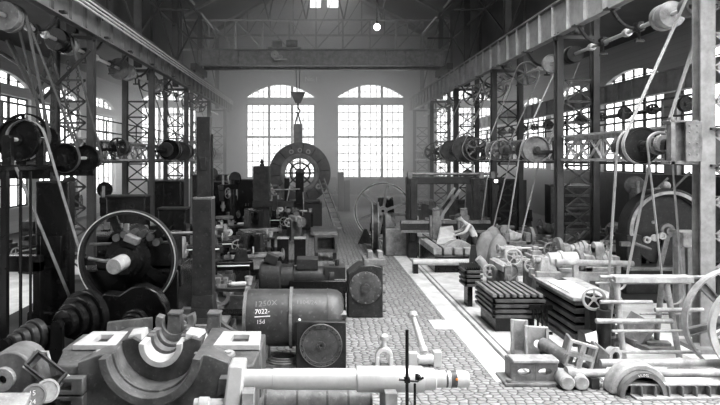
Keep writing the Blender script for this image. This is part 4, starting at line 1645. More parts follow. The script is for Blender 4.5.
W = U.cross(V)
for a in (-.24, .17):
    m.prism([(a, .1), (a + .05, .1), (a + .05, .54), (a, .54)], W * .09 * -1 + Vector((0, .2, 0)), U, V, .3)
m.prism([(.24, .1), (.42, .12), (.42, .46), (.24, .54)], Vector((0, .3, 0)), U, V, .3)
m.build('side_wall', 'grey', t, .006)
MB().bx(-.2, .4, .0, .25, 0, .12).build('block', 'dark', t)
m = MB()
q = at(592, 338, 10.4)
m.hexa([(q.x - .1, q.y, q.z - .05), (q.x + .1, q.y - .02, q.z - .14), (q.x + .12, q.y + .02, q.z - .14), (q.x - .08, q.y + .04, q.z - .05), (q.x - .12, q.y + .0, q.z + .06), (q.x + .07, q.y - .02, q.z + .13), (q.x + .07, q.y - .01, q.z + .13), (q.x - .12, q.y + .02, q.z + .06)])
m.build('paper_sheet', 'paper', None, 0, 'white sheet of paper stuck up beside the windowed block', 'paper')
m = MB()
m.bx(q.x - .1, q.x + .14, q.y + .05, q.y + .35, 0, q.z + .05).cyl((q.x + .3, q.y + .2, 0), (q.x + .3, q.y + .2, q.z + .45), .12, 16).cyl((q.x + .3, q.y + .2, q.z + .45), (q.x + .3, q.y + .2, q.z + .6), .07, 12)
m.build('screw_jack', 'dark', None, .01, 'dark upright screw jack standing behind the white paper', 'jack')

# ---- long pipes with end rollers
yb = 9.25
t = thing('steel_bar', 'long pale steel bar lying level along the cobbles behind the arched casting', 'bar', ((570 - VX) * yb / F, yb, 0))
zz = 3.5 - 213 * yb / F
MB().lathe((0, 0, zz), (1, 0, 0), [(-.02, 0), (-.02, .062), (.6, .062), (.61, .07), (.9, .07), (.91, .062), (4.2, .062), (4.2, 0)], 22).build('bar', 'pale', t)
MB().lathe((0, 0, zz), (1, 0, 0), [(-.06, 0), (-.06, .10), (.05, .10), (.06, .06)], 22).build('collar', 'pale', t)
for x in (.35, 3.2):
    MB().bx(x - .06, x + .06, -.1, .12, 0, zz - .055).build('chock', 'dark', t)
for px, lb in ((566, 'pale roller end resting on the cobbles at the tip of the long bar'), (580, 'second pale roller resting on the cobbles beside the bar tip')):
    q = floor_at(px, 389)
    t = thing('roller', lb, 'roller', q, .15)
    MB().lathe((0, 0, .12), (.25, 1, 0), [(-.10, 0), (-.10, .09), (-.08, .11), (.25, .115), (.27, .1), (.4, .07), (.4, 0)], 26).build('barrel', 'pale', t)
    MB().bx(-.1, .1, .0, .2, 0, .03).build('chock', 'dark', t)

t = thing('steel_bar', 'second pale steel bar lying level just behind the long one on the cobbles', 'bar', (at(600, 366, 9.7).x, 9.7, 0))
MB().lathe((0, 0, .22), (1, 0, 0), [(0, 0), (0, .06), (3.2, .06), (3.2, 0)], 20).build('bar', 'pale', t)
for x in (.3, 2.6):
    MB().bx(x - .06, x + .06, -.1, .1, 0, .165).build('chock', 'dark', t)

# ---- arched casting (half ring with a backing web)
yb = 8.95
c = floor_at(640, 395)
t = thing('arched_casting', 'pale half-round arched casting standing on the cobbles with a chalked inner edge', 'casting', c)
m = MB()
m.arc((0, .12, .02), (1, 0, 0), (0, 0, 1), .345, .44, .28, 0, PI, 36)
m.build('arch', 'pale', t, .02)
m = MB()
m.arc((0, -.05, .02), (1, 0, 0), (0, 0, 1), .285, .35, .14, 0, PI, 36)
m.build('inner_rim', 'grey', t)
m = MB()
m.prism([(-.34, .0)] + [(.34 * math.cos(PI - PI * k / 24), .02 + .34 * math.sin(PI * k / 24)) for k in range(25)] + [(.34, 0)], (0, .26, 0), (1, 0, 0), (0, 0, 1), .05)
m.build('web', 'dark', t)
m = MB()
vs, fs = text_mesh('VUMS', .06)
P = []
for v in vs:
    a = PI / 2 - (v.x - .09) / .31
    r_ = .295 + v.y
    P.append(Vector((r_ * math.cos(a), -.124, .02 + r_ * math.sin(a))))
m.add(P, fs)
m.build('chalk_lettering', 'chalk', t)

# ---- low ribbed rail in front
q = floor_at(635, 399)
t = thing('ribbed_rail', 'low pale ribbed casting rail lying on the cobbles before the arch', 'rail', q)
L = 1.9
m = MB()
m.hexa([(0, -.05, 0), (L, -.0, 0), (L, .22, 0), (-.02, .18, 0), (0, -.05, .03), (L, -.0, .03), (L, .22, .03), (-.02, .18, .03)])
m.bx(-.12, L, .05, .20, .17, .20)
m.build('flange', 'pale', t, .006)
m = MB()
m.bx(0, L, .11, .13, .03, .17)
for k in range(10):
    m.bx(.1 + .2 * k, .12 + .2 * k, -.0, .12, .03, .17)
m.build('rib_wall', 'grey', t)

# ---- pipe trestle
Y = 10.5
g = lambda px, py, y=10.5: at(px, py, y) - Vector((at(645, 357, 10.5).x, 10.5, 0))
base = Vector((at(645, 357, 10.5).x, 10.5, 0))
t = thing('pipe_trestle', 'pale trestle of bolted pipes with a squared top beam', 'trestle', base)
m = MB()
a, b = g(612, 279), g(690, 279)
m.bx(a.x, b.x, -.12, .12, a.z - .05, a.z + .06)
m.build('top_beam', 'pale', t, .01)
MB().cyl(g(600, 277), g(705, 277), .03, 12).build('top_bar', 'pale', t)
MB().cyl(g(595, 283, 10.6), g(690, 283, 10.6), .022, 10).build('top_bar', 'pale', t)
for a, b, dy in (((614, 281), (606, 343), 0), ((616, 281), (624, 362), 0), ((662, 281), (656, 345), 0), ((666, 281), (680, 362), 0)):
    P0 = g(*a)
    P1 = floor_at(b[0], b[1]) - base
    m = MB()
    m.tube([P0, P1], .05, 12)
    m.tube([P0 - (P1 - P0).normalized() * .05, P0 + (P1 - P0).normalized() * .08], .055, 12)
    m.build('leg', 'pale', t)
for (x0, x1, y, r, yy) in ((600, 652, 302, .035, 10.4), (596, 672, 321, .045, 10.4), (655, 703, 310, .04, 10.4), (612, 685, 331, .025, 10.3), (620, 700, 352, .03, 10.3), (640, 690, 314, .02, 10.6)):
    m = MB()
    m.cyl(g(x0, y, yy), g(x1, y, yy), r, 12)
    m.build('cross_bar', 'pale', t)
# things standing in and behind the trestle
q = floor_at(608, 352)
t = thing('pressure_bottle', 'dark upright iron bottle standing at the trestle leg', 'bottle', q)
MB().lathe((0, 0, 0), (0, 0, 1), [(0, 0), (0, .12), (.5, .12), (.56, .09), (.6, .05), (.7, .05), (.7, 0)], 24).build('body', 'dark', t)
MB().ring((0, 0, .3), (0, 0, 1), .11, .13, .04, 24).build('band', 'grey', t)
q = floor_at(637, 345)
m = MB()
m.box((q.x, q.y, .3), (.1, .6, .5), Matrix.Rotation(.6, 3, 'Y') @ Matrix.Rotation(.3, 3, 'Z'))
m.box((q.x + .1, q.y + .1, .07), (.5, .6, .14))
m.build('cast_wedge', 'grey', None, .01, 'grey wedge-shaped casting lying under the trestle', 'casting')
q = floor_at(655, 350)
m = MB()
m.box((q.x, q.y, .05), (.55, .35, .1), Matrix.Rotation(.2, 3, 'Z')).box((q.x + .05, q.y, .13), (.4, .2, .06), Matrix.Rotation(-.2, 3, 'Z'))
m.build('plate_offcut', 'grey', None, .006, 'flat grey iron plates laid on the floor under the trestle', 'plate')
q = floor_at(613, 366)
t = thing('ring_bearing', 'small pale bearing ring standing on edge by the trestle foot', 'bearing', q)
MB().ring((0, 0, .16), (.5, -1, .1), .09, .16, .12, 28).build('ring', 'pale', t)
MB().ring((.0, .02, .16), (.5, -1, .1), .05, .09, .08, 24).build('bush', 'dark', t)
q = floor_at(700, 372, .0)
m = MB()
m.box((q.x - .35, q.y, .1), (.3, .2, .2), Matrix.Rotation(.4, 3, 'Z'))
m.build('timber_block', 'woodl', None, .008, 'short pale timber block on the floor under the spoked wheel', 'block')

# ---- spoked wheel partly out of the picture
yw = 9.9
c = at(736, 321, yw)
t = thing('spoked_pulley', 'tall spoked wheel with a thin pale rim leaning beside the trestle', 'wheel', (c.x, yw, 0))
R0 = .86
o = Vector((0, 0, R0))
m = MB()
m.lathe(o, (0, 1, 0), [(-.07, R0 - .03), (-.075, R0), (.075, R0), (.07, R0 - .03), (-.07, R0 - .03)], 64)
m.build('rim', 'pale', t)
for k in range(6):
    th = PI + .25 + k * PI / 3
    e = Vector((math.cos(th), 0, math.sin(th)))
    m = MB()
    a, b = o + e * .12, o + e * (R0 - .03)
    n_ = Vector((-e.z, 0, e.x))
    for s in (-1, 1):
        m.bar(a + n_ * s * .04, b + n_ * s * .055, .025, .09, (0, 1, 0))
    m.bar(a, b, .08, .02, (0, 1, 0))
    m.build('spoke', 'grey', t)
MB().lathe(o, (0, 1, 0), [(-.14, .05), (-.14, .13), (.14, .13), (.14, .05), (-.14, .05)], 28).build('hub', 'grey', t)
# broad curved pulley rim, closer
yw = 9.2
c = at(772, 316, yw)
t = thing('broad_pulley_rim', 'broad pale pulley rim standing closest to the spoked wheel', 'wheel', (c.x, yw, 0))
R1 = .84
o = Vector((0, 0, R1))
MB().lathe(o, (.5, 1, 0), [(-.13, R1 - .1), (-.14, R1 - .02), (0, R1), (.14, R1 - .02), (.13, R1 - .1), (0, R1 - .12), (-.13, R1 - .1)], 56).build('rim', 'lpale', t)
m = MB()
a, b, d = basis((.5, 1, 0))
for k in range(6):
    e = a * math.cos(k * PI / 3 + .2) + b * math.sin(k * PI / 3 + .2)
    m.bar(o, o + e * (R1 - .1), .1, .08, d)
m.cyl(o - d * .14, o + d * .14, .14, 20)
m.build('spider', 'grey', t)
# timbers upright behind the wheel
for px, w, lb in ((683, .16, 'upright pale timber baulk standing behind the spoked wheel, at its rim'), (694, .2, 'broader upright timber baulk standing behind the spoked wheel spokes')):
    q = at(px, 300, 11.9)
    m = MB()
    m.hexa([(q.x - w / 2, 11.9, 0), (q.x + w / 2, 11.9, 0), (q.x + w / 2, 12.1, 0), (q.x - w / 2, 12.1, 0), (q.x - w / 2 + .04, 12.0, 1.75), (q.x + w / 2 + .02, 12.0, 1.75), (q.x + w / 2 + .02, 12.15, 1.75), (q.x - w / 2 + .04, 12.15, 1.75)])
    m.build('timber_baulk', 'wood', None, .01, lb, 'timber')

# ---- big disc machine behind the trestle
yd = 16.0
c = at(664, 230, yd)
t = thing('disc_grinder', 'tall machine with a great dark disc under a thick half-round hood', 'machine tool', (c.x, yd, 0))
o = Vector((0, 0, c.z))
m = MB()
m.arc(o, (1, 0, 0), (0, 0, 1), .93, 1.12, .5, -.1, PI + .5, 48)
m.build('hood', 'dark', t, .03)
m = MB()
m.arc(o + Vector((0, -.27, 0)), (1, 0, 0), (0, 0, 1), .97, 1.05, .05, .05, PI + .4, 48)
m.build('hood_edge', 'pale', t)
MB().lathe(o, (0, 1, 0), [(-.1, 0), (-.1, .92), (.08, .92), (.08, 0)], 56).build('disc', 'dark', t)
m = MB()
m.lathe(o, (0, -1, 0), [(.1, .2), (.18, .19), (.2, .12), (.3, .1), (.3, 0)], 24)
m.build('hub', 'grey', t)
m = MB()
m.bar(o + Vector((0, -.2, 0)), o + Vector((-.28, -.25, -1.0)), .14, .08, (0, 1, 0))
m.build('link_arm', 'grey', t, .01)
m = MB()
for a, b in ((o + Vector((-.15, -.28, -.1)), o + Vector((-.6, -.3, -.22))),):
    m.bar(a, b, .06, .06, (0, 1, 0))
for k in range(3):
    q = o + Vector((-.22 - .2 * k, -.3, -.12 - .05 * k))
    m.ring(q, (0, 1, 0), .05, .09, .08, 18)
m.build('crank_link', 'lpale', t)
m = MB()
m.ball(o + Vector((-.35, -.12, .22)), .05, 10)
m.ball(o + Vector((.05, .0, 1.18)), .12, 12)
m.build('boss', 'pale', t)
m = MB()
m.bx(-1.2, 1.2, -.35, .4, 0, c.z - .95).bx(-1.15, -.75, -.3, .3, c.z - .95, c.z - .1)
m.build('bed', 'dark', t, .03)
m = MB()
m.bx(-1.25, 1.0, -.5, -.3, c.z - 1.0, c.z - .92).box((-1.3, -.5, c.z - .3), (.25, .12, .12)).cyl((-1.0, -.45, c.z - .3), (-.6, -.45, c.z - .45), .04, 10)
m.build('rest', 'grey', t, .01)

# ---- cabinet of the pale switch box by the near column
q = at(688, 270, 13.0)
m = MB()
m.bx(q.x - .16, q.x + .22, 12.9, 13.3, 0, 1.9)
m.bx(q.x - .2, q.x + .26, 12.86, 13.34, 1.9, 1.95)
m.build('tool_cupboard', 'pale', None, .01, 'narrow pale upright box beside the near steel column', 'cupboard')

# ================================================================= T-SLOT TABLE MACHINES AND LATHES ON THE SLAB
def slot_table(label, x0, x1, y0, y1, zt, group=None):
    """shaper table: slotted top and sides standing on a knee"""
    t = thing('slotted_machine_table', label, 'machine table', ((x0 + x1) / 2, (y0 + y1) / 2, 0), 0, group)
    w, d = (x1 - x0) / 2, (y1 - y0) / 2
    m = MB()
    m.bx(-w + .05, w - .05, -d + .05, d, zt - .44, zt - .05)
    m.build('core', 'black', t)
    m = MB()
    n = 8
    for k in range(n):
        a = -w + 2 * w * k / n
        m.bx(a, a + 2 * w / n - .055, -d, d, zt - .06, zt)
    m.build('slotted_top', 'grey', t, .004)
    m = MB()
    for k in range(4):
        z = zt - .06 - .105 * (k + 1)
        m.bx(-w, w, -d, -d + .06, z, z + .06).bx(-w, -w + .06, -d, d, z, z + .06)
    m.build('slotted_side', 'iron', t, .004)
    m = MB()
    m.bx(-w + .1, w - .2, -d + .15, d - .1, 0, zt - .44)
    m.build('knee', 'black', t)
    return t


def shaper(label, x, y, zt, rz=0.0, group=None, S=1.0):
    """ram shaper: pillar, ram, tool head, handwheels"""
    t = thing('shaping_machine', label, 'machine tool', (x, y, 0), rz, group)
    m = MB()
    m.bx(-.3 * S, .3 * S, -.35 * S, .55 * S, 0, zt).bx(-.4 * S, .4 * S, -.45 * S, .65 * S, 0, .12)
    m.build('pillar', 'iron', t, .02)
    m = MB()
    m.bx(-.16 * S, .16 * S, -.8 * S, .7 * S, zt, zt + .2 * S).cyl((0, -.8 * S, zt + .1 * S), (0, .7 * S, zt + .1 * S), .14 * S, 16)
    m.build('ram', 'pale', t, .01)
    m = MB()
    m.box((0, -.86 * S, zt - .02), (.22 * S, .12 * S, .4 * S)).box((0, -.94 * S, zt - .16 * S), (.12 * S, .08 * S, .2 * S))
    m.build('tool_head', 'grey', t, .01)
    m = MB()
    handwheel(m, (-.36 * S, -.1 * S, zt - .1 * S), (-.4, -1, 0), .24 * S, 5, .025)
    m.build('handwheel', 'pale', t)
    m = MB()
    handwheel(m, (0, -.86 * S, zt + .26 * S), (0, -.3, 1), .12 * S, 4, .018)
    m.build('handwheel', 'pale', t)
    m = MB()
    for k in range(3):
        m.lathe((.42 * S, .1 + .1 * k * S, zt - .1), (0, 1, 0), pulley_prof(.1 * S, (.26 - .05 * k) * S), 24)
    m.build('cone_pulley', 'grey', t)
    return t


def lathe(label, loc, rz, L=2.4, hc=1.0, mat='grey', group=None, chuck=.28, wheel=.2, fat=False):
    """engine lathe along local x, headstock at -x, front side -y"""
    t = thing('lathe', label, 'lathe', loc, rz, group)
    m = MB()
    m.bx(-L / 2, L / 2, -.26, -.14, hc - .42, hc - .22).bx(-L / 2, L / 2, .14, .26, hc - .42, hc - .22).bx(-L / 2, L / 2, -.15, .15, hc - .42, hc - .34)
    for k in range(int(L / .4)):
        m.bx(-L / 2 + .4 * k, -L / 2 + .4 * k + .05, -.15, .15, hc - .42, hc - .24)
    m.build('bed', mat, t, .008)
    for x in (-L / 2 + .3, L / 2 - .25):
        m = MB()
        m.hexa([(x - .24, -.34, 0), (x + .24, -.34, 0), (x + .24, .34, 0), (x - .24, .34, 0), (x - .16, -.24, hc - .42), (x + .16, -.24, hc - .42), (x + .16, .24, hc - .42), (x - .16, .24, hc - .42)])
        m.build('leg', mat, t, .015)
    m = MB()
    m.bx(-L / 2, -L / 2 + .14, -.24, .24, hc - .22, hc + .12).bx(-L / 2 + .62, -L / 2 + .78, -.24, .24, hc - .22, hc + .14).bx(-L / 2, -L / 2 + .78, -.24, .24, hc - .22, hc - .12)
    m.cyl((-L / 2 - .03, 0, hc), (-L / 2 + .16, 0, hc), .13, 16).cyl((-L / 2 + .6, 0, hc), (-L / 2 + .8, 0, hc), .15, 16)
    m.build('headstock', mat, t, .01)
    if fat:
        m = MB()
        m.lathe((-.12, 0, hc), (1, 0, 0), [(0, 0), (0, .17), (.04, .2), (.38, .2), (.4, .23), (.46, .23), (.47, .19), (.72, .18), (.74, .1), (.8, .1), (.8, 0)], 32)
        m.build('work_piece', 'lpale', t)
        m = MB()
        m.bx(-L / 2 + .3, -L / 2 + .5, -.13, .13, hc, hc + .3).cyl((-L / 2 + .3, 0, hc + .3), (-L / 2 + .5, 0, hc + .3), .13, 18)
        m.build('bearing_cap', 'pale', t, .008)
    m = MB()
    for k in range(4):
        m.lathe((-L / 2 + .2 + .1 * k, 0, hc), (1, 0, 0), [(-.05, .04), (-.05, .22 - .035 * k), (.045, .22 - .035 * k), (.05, .04)], 24)
    m.build('cone_pulley', 'pale', t)
    m = MB()
    m.lathe((-L / 2 + .8, 0, hc), (1, 0, 0), [(0, 0), (0, chuck), (.09, chuck), (.1, chuck - .02), (.1, .08), (.13, .07), (.13, 0)], 32)
    for k in range(4):
        e = Vector((0, math.cos(k * PI / 2), math.sin(k * PI / 2)))
        m.box(Vector((-L / 2 + .93, 0, hc)) + e * chuck * .55, (.07, .07, .07))
    m.build('chuck', 'grey', t)
    m = MB()
    m.hexa([(L / 2 - .5, -.2, hc - .22), (L / 2 - .1, -.2, hc - .22), (L / 2 - .1, .2, hc - .22), (L / 2 - .5, .2, hc - .22), (L / 2 - .42, -.1, hc + .08), (L / 2 - .18, -.1, hc + .08), (L / 2 - .18, .1, hc + .08), (L / 2 - .42, .1, hc + .08)])
    m.cyl((L / 2 - .6, 0, hc), (L / 2 - .05, 0, hc), .07, 14)
    m.build('tailstock', mat, t, .01)
    m = MB()
    handwheel(m, (L / 2 + .0, 0, hc), (1, 0, 0), .13, 4, .018)
    m.build('handwheel', 'pale', t)
    m = MB()
    m.bx(.0, .42, -.32, .28, hc - .22, hc - .14).bx(.1, .34, -.3, .1, hc - .14, hc - .04).box((.2, -.1, hc + .01), (.14, .14, .1)).bx(.02, .4, -.38, -.28, hc - .5, hc - .16)
    m.build('carriage', mat, t, .008)
    m = MB()
    handwheel(m, (.15, -.42, hc - .34), (0, -1, 0), wheel, 5, .022)
    m.build('handwheel', 'pale', t)
    m = MB()
    m.cyl((-L / 2 + .3, -.31, hc - .3), (L / 2 - .1, -.31, hc - .3), .02, 8)
    m.build('lead_screw', 'steel', t)
    return t


# large slotted table with its machine
slot_table('dark slotted iron table with ribbed sides standing on the light slab', 3.55, 4.62, 12.05, 13.4, .80)
slot_table('smaller slotted iron table standing beyond the dark ribbed one', 3.5, 3.92, 14.1, 14.7, 1.0)
shaper('shaping machine with a pale ram over the dark slotted table', 4.35, 14.2, .95, 0, None, .7)
m = MB()
p = at(528, 305, 12.0)
for k in range(4):
    m.tube([(p.x + .1 + .09 * k, 11.98, .06), (p.x + .1 + .09 * k, 11.98, .55)], .022, 8)
m.bx(p.x + .02, p.x + .48, 11.96, 12.02, .5, .6).bx(p.x + .02, p.x + .48, 11.96, 12.02, 0, .06)
m.build('feed_gear_guard', 'black', None, 0, 'short black barred guard against the end of the slotted table', 'guard')
# planer bed along the hall with ribbed left side
t = thing('planer_bed', 'long ribbed iron machine bed running down the hall behind the slotted table', 'machine bed', (5.3, 12.6, 0))
m = MB()
m.bx(-.40, .33, -1.3, .6, .1, .86)
m.build('core', 'black', t)
m = MB()
for k in range(5):
    m.bx(-.46, -.38, -1.35, .6, .14 + .16 * k, .23 + .16 * k).bx(-.46, .38, -1.38, -1.3, .14 + .16 * k, .23 + .16 * k)
m.build('side_rib', 'iron', t, .006)
m = MB()
m.bx(-.5, -.1, -1.4, .6, .86, .92).bx(.1, .42, -1.4, .6, .86, .92)
m.build('slide_way', 'pale', t, .006)
MB().bx(-.5, .42, -1.4, .6, 0, .1).build('foot', 'iron', t)
m = MB()
m.bx(4.9, 5.35, 11.6, 12.7, .925, .95)
m.build('white_board', 'paper', None, .003, 'large white board lying on the ribbed machine bed', 'board')
lathe('pale headed lathe with a fat spindle, beside the white board', (5.95, 13.85, 0), PI, 1.9, 1.18, 'pale', None, .26, .2, True)
lathe('lathe with two handwheels just beyond the pale headed one', (5.9, 15.5, 0), PI, 2.4, 1.2, 'pale', None, .3, .26)
lathe('third lathe down the lit side, under the four-step cone pulley', (6.88, 18.4, 0), 0, 2.3, 1.15, 'grey', None, .3, .22)
lathe('fourth lathe down the lit side, partly behind round canvas covers', (7.5, 20.9, 0), PI, 2.4, 1.15, 'grey', None, .3, .22)
t = thing('steady_handwheel', 'pale spoked handwheel on a stand between bed and trestle', 'handwheel', (at(594, 300, 10.85).x, 10.85, 0))
hz = at(594, 299, 10.85).z
m = MB()
handwheel(m, (0, 0, hz), (-.2, -1, .05), .215, 5, .028)
m.build('wheel', 'lpale', t)
m = MB()
m.cyl((0, .05, hz), (.1, .3, hz - .02), .06, 14).bx(-.06, .14, .05, .25, 0, hz + .04)
m.build('stand', 'dark', t, .01)
for k, (px, py, Y, r, lb) in enumerate(((514, 257, 14.6, .21, 'pale five-spoked handwheel over the far end of the slotted table'), (546, 270, 13.9, .22, 'pale handwheel standing close to the spindle of the pale lathe'), (531, 266, 14.4, .17, 'smaller handwheel set between the two larger pale handwheels'))):
    q = at(px, py, Y)
    t = thing('feed_handwheel', lb, 'handwheel', (q.x, Y, 0))
    m = MB()
    handwheel(m, (0, 0, q.z), (-.25, -1, .1), r, 5, .026)
    m.build('wheel', 'lpale', t)
    m = MB()
    m.cyl((0, 0, q.z), (.1, .35, q.z), .045, 12).bx(-.07, .13, .2, .38, 0, q.z + .07)
    m.build('stand', 'grey', t, .01)
# long pale bars lying over the lathes
for (a, b, Y, r, lb) in (((512, 266), (600, 262), 15.4, .045, 'long pale bar lying across the lathe behind the handwheels'), ((556, 262), (633, 264), 13.2, .07, 'thick pale spindle bar reaching out past the near belt'), ((600, 301), (570, 344), 11.6, .02, 'thin dark lever leaning against the ribbed machine bed')):
    m = MB()
    m.cyl(at(*a, Y), at(*b, Y), r, 14)
    q0, q1 = at(*a, Y), at(*b, Y)
    if k < 9 and r > .03:
        for u in (.25, .8):
            c = q0 + (q1 - q0) * u
            m.bx(c.x - .05, c.x + .05, Y - .05, Y + .05, 0, c.z)
    m.build('steel_bar' if r > .03 else 'lever', 'pale' if r > .03 else 'dark', None, 0, lb, 'bar' if r > .03 else 'lever')

# canvas covers
def sack(label, px, py, Y, w, h, d, z0=.0, lean=0.0):
    c = at(px, py, Y)
    m = MB()
    n, k = 20, 12
    vs = []
    rnd = random.Random(int(px * 7))
    ph = [rnd.uniform(0, 6) for _ in range(4)]
    for j in range(k + 1):
        u = j / k
        pr_ = (math.sin(PI * (.14 + .86 * u)) ** .55) if j < k else .02
        for i in range(n):
            a = 2 * PI * i / n
            w2 = 1 + .07 * math.sin(3 * a + ph[0] + 2 * u) + .05 * math.sin(5 * a + ph[1] - 3 * u)
            vs.append((c.x + lean * u + math.cos(a) * w / 2 * pr_ * w2, Y + math.sin(a) * d / 2 * pr_ * w2, z0 + h * (u ** .9) + .03 * math.sin(2 * a + ph[2]) * u * (1 - u)))
    fs = [(j * n + i, j * n + (i + 1) % n, (j + 1) * n + (i + 1) % n, (j + 1) * n + i) for j in range(k) for i in range(n)]
    fs += [tuple(range(n - 1, -1, -1)), tuple(k * n + i for i in range(n))]
    m.add(vs, fs)
    return m.build('canvas_cover', 'canvas', None, 0, label, 'cover', 'canvas covers among the lathes')


sack('tall rounded canvas cover bulging beside the shaping machine', 497, 248, 16.7, .62, 1.46, .7, 0, .06)
sack('lower grey canvas cover next to the bending workman', 487, 246, 18.6, .7, 1.32, .6, 0, .0)
sack('dark grey canvas hump behind the two other covers', 490, 238, 19.6, .7, 1.36, .6, 0, .1)
sack('small rounded canvas hump at the far end of the covers', 505, 234, 19.9, .6, 1.36, .5, 0, .0)

# ================================================================= PLANER GANTRY
Y = 21.6
t = thing('planer_gantry', 'tall open-sided planing machine gantry with two uprights and a cross rail', 'planing machine', (at(442, 258, Y).x, Y, 0))
bx0 = at(442, 258, Y).x
g = lambda px, py: (at(px, py, Y).x - bx0, at(px, py, Y).z)
for px, lb in ((412, None), (474, None)):
    x, _ = g(px, 200)
    zt = g(px, 178)[1]
    m = MB()
    m.bx(x - .16, x + .16, -.22, .5, 0, zt).bx(x - .1, x + .1, -.3, -.22, .6, zt)
    m.build('upright', 'dark', t, .015)
xa, xb = g(407, 180)[0], g(481, 180)[0]
z1, z0 = g(0, 177)[1], g(0, 184)[1]
m = MB()
m.bx(xa, xb, -.1, .4, z0, z1)
m.build('top_beam', 'dark', t, .015)
m = MB()
za = g(0, 175)[1]
m.cyl((xa - .0, 0, za + .04), (xb + .6, 0, za + .04), .05, 12)
for x in (xa + .1, xb, xb + .4):
    m.bx(x - .08, x + .08, -.12, .12, z1 - .05, za + .12)
m.build('drive_shaft', 'grey', t)
xc, xd = g(399, 220)[0], g(486, 220)[0]
m = MB()
m.bx(xc, xd, -.52, -.3, g(0, 231)[1], g(0, 219)[1])
m.build('cross_rail', 'dark', t, .01)
m = MB()
m.bx(xc, xd, -.56, -.52, g(0, 222)[1], g(0, 219)[1]).bx(xc, xd, -.56, -.52, g(0, 231)[1], g(0, 228.5)[1])
m.build('rail_face', 'grey', t)
for px in (432, 459):
    x = g(px, 220)[0]
    m = MB()
    m.bx(x - .2, x + .2, -.68, -.54, g(0, 234)[1], g(0, 214)[1]).bx(x - .12, x + .12, -.74, -.66, g(0, 236)[1], g(0, 208)[1])
    m.cyl((x, -.7, g(0, 238)[1]), (x, -.7, g(0, 236.5)[1]), .06, 12)
    h_ = m.build('tool_head', 'grey', t, .012)
    m = MB()
    handwheel(m, (x, -.7, g(0, 207)[1]), (0, 0, 1), .12, 4, .016)
    m.build('handwheel', 'pale', h_)
m = MB()
x = g(412, 240)[0]
m.bx(x + .2, x + .28, -.35, -.27, g(0, 262)[1], g(0, 236)[1])
m.build('side_rod', 'pale', t)
# slanting pale rods and a belt on the far side of the gantry
for (a, b, w, lb) in (((437, 211), (455, 188), .1, 'pale slanting bar seen through the gantry, the upper one'), ((442, 215), (460, 190), .12, 'pale slanting bar seen through the gantry, the lower one')):
    m = MB()
    m.bar(at(*a, 22.6), at(*b, 22.6), w, .03, (0, 1, 0))
    q = at(*a, 22.6)
    m.bx(q.x - .05, q.x + .05, 22.55, 22.65, 0, q.z)
    m.build('slanting_bar', 'lpale', None, 0, lb, 'bar')
m = MB()
q = at(467, 185, 22.4)
m.hexa([(q.x - .12, 22.3, 1.2), (q.x + .1, 22.3, 1.2), (q.x + .1, 22.45, 1.2), (q.x - .12, 22.45, 1.2), (q.x - .04, 22.3, q.z), (q.x + .04, 22.3, q.z), (q.x + .04, 22.4, q.z), (q.x - .04, 22.4, q.z)])
m.bx(q.x - .12, q.x + .1, 22.3, 22.45, 0, 1.2)
m.build('pale_post', 'pale', None, .01, 'tapering pale post standing inside the gantry opening', 'post')

# bed and table with the ring casting
yb = 19.6
t = thing('planer_table', 'pale planing machine table sliding toward the camera through the gantry', 'planer table', (at(438, 262, yb).x, yb, 0))
ox = t.location.x
m = MB()
m.bx(-.3, 1.0, -1.0, 2.2, .0, .52)
m.build('bed', 'black', t, .02)
m = MB()
for k in range(4):
    m.bx(-.28 + .33 * k, -.28 + .33 * k + .26, -.7, 3.2, .52, .72)
m.build('slotted_table', 'pale', t, .006)
zz = at(0, 262, 18.5).z
MB().lathe((0, 18.5 - yb, zz), (1, 0, 0), [(-1.0, 0), (-1.0, .10), (.75, .10), (.76, .17), (1.0, .17), (1.01, .09), (1.3, .09), (1.3, 0)], 22).build('roller_bar', 'lpale', t)
m = MB()
m.bx(-1.0, -.85, -1.2, -1.0, 0, zz - .05).bx(.6, .75, -1.2, -1.0, 0, zz - .05)
m.build('bracket', 'black', t)
c = at(458, 258, 19.3)
m = MB()
m.arc((c.x, 19.3, c.z - .0), (1, 0, 0), (0, 0, 1), .33, .58, .4, -.05, PI + .05, 32)
m.build('half_ring_casting', 'pale', None, .02, 'pale half-ring casting clamped on the planer table before the workman', 'casting')
c = at(446, 250, 20.2)
m = MB()
m.hexa([(c.x - .45, 19.7, .72), (c.x + .25, 19.7, .72), (c.x + .35, 20.7, .72), (c.x - .2, 20.7, .72), (c.x - .35, 19.75, .95), (c.x + .2, 19.75, .98), (c.x + .35, 20.7, 1.25), (c.x - .1, 20.7, 1.2)])
m.build('slotted_casting', 'lpale', None, .03, 'light sloping casting set on the planer table behind the half ring', 'casting')
# black lever column and pipe in front
for (a, b, Y, w, mt, lb) in (((475, 275), (473, 245), 16.6, .2, 'dark', 'dark tapering post leaning before the planing machine'), ((478, 258), (492, 276), 16.4, .13, 'lpale', 'thick pale curved pipe sloping down beside the dark post')):
    m = MB()
    p0, p1 = at(*a, Y), at(*b, Y)
    if mt == 'dark':
        m.hexa([(p0.x - .22, Y - .1, 0), (p0.x + .18, Y - .1, 0), (p0.x + .18, Y + .1, 0), (p0.x - .22, Y + .1, 0), (p1.x - .05, Y - .05, p1.z), (p1.x + .06, Y - .05, p1.z), (p1.x + .06, Y + .05, p1.z), (p1.x - .05, Y + .05, p1.z)])
        m.build('lever_post', mt, None, .01, lb, 'post')
    else:
        m.tube([p0, p0 + Vector((.12, 0, -.12)), p1, p1 + Vector((.05, 0, -.2)), (p1.x + .05, Y, 0)], w * .8, 12)
        m.build('bent_pipe', mt, None, 0, lb, 'pipe')

